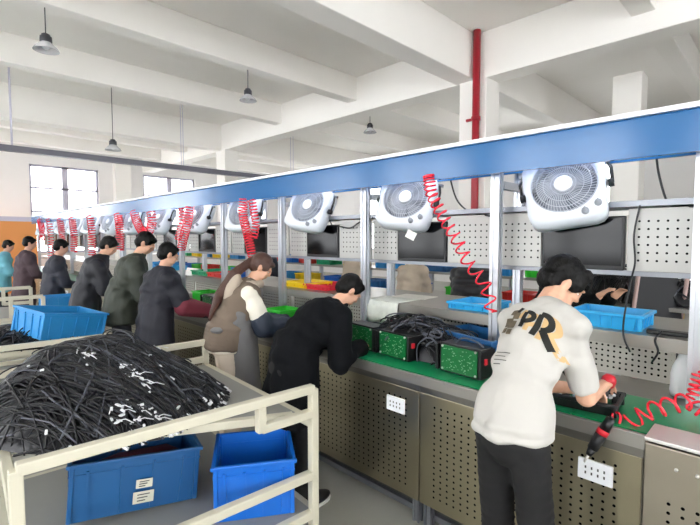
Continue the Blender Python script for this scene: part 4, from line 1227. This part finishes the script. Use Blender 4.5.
for k in range(5): a = k*2*math.pi/5; MB().cyl((.28*math.cos(a)-.02*math.sin(a), .28*math.sin(a)+.02*math.cos(a), .032), (.28*math.cos(a)+.02*math.sin(a), .28*math.sin(a)-.02*math.cos(a), .032), .032, seg=12).build('castor', 'black_rubber', bs)
# far line: bench, posts, boards, bins
fl = thing('far_line_frame', 'aluminium frame of the parallel production line farther back', 'frame')
FXs = [1.2-1.3*i for i in range(13)]
MB().box((-6.6, 5.75, 1.99), (15.8, .10, .16)).build('top_beam', 'steel_light', fl)
for x in FXs:
    profile(x, 5.8, 0, 1.91).build('post', 'aluminium', fl)
    MB().box((x-.65, 5.84, 1.68), (.82, .02, .40)).build('board', 'steel_light', fl)
table('far_workbench', 'long workbench of the parallel line farther back', -14.2, 1.4, 5.0, 5.75, .86)
tag(MB().box((-6.4, 5.55, 1.165), (15.4, .5, .03)).build('far_shelf', 'steel_plate'), 'long shelf of the parallel line farther back', 'shelf')
cols = ['crate_blue', 'tray_green', 'crate_pale', 'crate_blue', 'tray_red', 'crate_pale', 'tray_yellow', 'crate_dark', 'basket_green']
names = {'crate_blue': 'blue', 'tray_green': 'green', 'crate_pale': 'pale blue', 'tray_red': 'red', 'tray_yellow': 'yellow', 'crate_dark': 'dark blue', 'basket_green': 'bright green'}
rnd = random.Random(21); cnt = {}
bm_ = {}
for lvl, z, yy in (('upper shelf', 1.181, 5.50), ('workbench', .861, 5.25)):
    x = .9; k = 0
    while x > -12.5:
        w = rnd.uniform(.36, .5); c = cols[(k*4+(lvl != 'upper shelf')*2+rnd.randint(0, 1)) % len(cols)]
        key = (c, lvl); cnt[key] = cnt.get(key, 0)+1
        lab = '%s %s bin from the right on the far line\'s %s' % (ordn(cnt[key]-1) if cnt[key] <= 14 else 'last', names[c], lvl)
        if c in bm_: o = dup(bm_[c], (x-w/2, yy, z), 0., label=lab)
        else: o = bm_[c] = crate('bin', .36, .30, .15, c, (x-w/2, yy, z), 0., lab, 'bin', group='plastic bins on the far line', ribs=(3, 3), band=False)
        x -= w+rnd.uniform(.05, .5); k += 1
# cardboard cartons far behind the woman and a duct
for k, (px, py, Y, w, h, lab) in enumerate(((192, 262, 4.6, .45, .22, 'brown cardboard carton behind the shelf above the navy jacket shoulder'),
                                          (188, 290, 4.6, .40, .2, 'brown cardboard carton lower down behind the bench by the navy jacket'))):
    pass
# castor stool by the bench
p = at(333, 470, Y=1.86)

# ------------------------------------------------------------------ camera and light
cam = bpy.data.cameras.new('camera'); co = bpy.data.objects.new('camera', cam); COL.objects.link(co)
co.location = (0, 0, CAMH); co.rotation_euler = (math.pi/2-PITCH, 0, R(45)); cam.sensor_width = 36; cam.lens = 445/700*36; cam.clip_start = .02
SC.camera = co
w = bpy.data.worlds.new('world'); SC.world = w; w.use_nodes = True
bg = w.node_tree.nodes['Background']; bg.inputs['Color'].default_value = (.96, .98, 1., 1); bg.inputs['Strength'].default_value = 9.8
SC.view_settings.view_transform = 'Standard'; SC.view_settings.look = 'None'; SC.view_settings.gamma = 1; SC.view_settings.use_curve_mapping = False
SC.view_settings.exposure = .0
SC.cycles.max_bounces = 8; SC.cycles.diffuse_bounces = 5; SC.cycles.use_denoising = True
SC.cycles.sample_clamp_indirect = 12
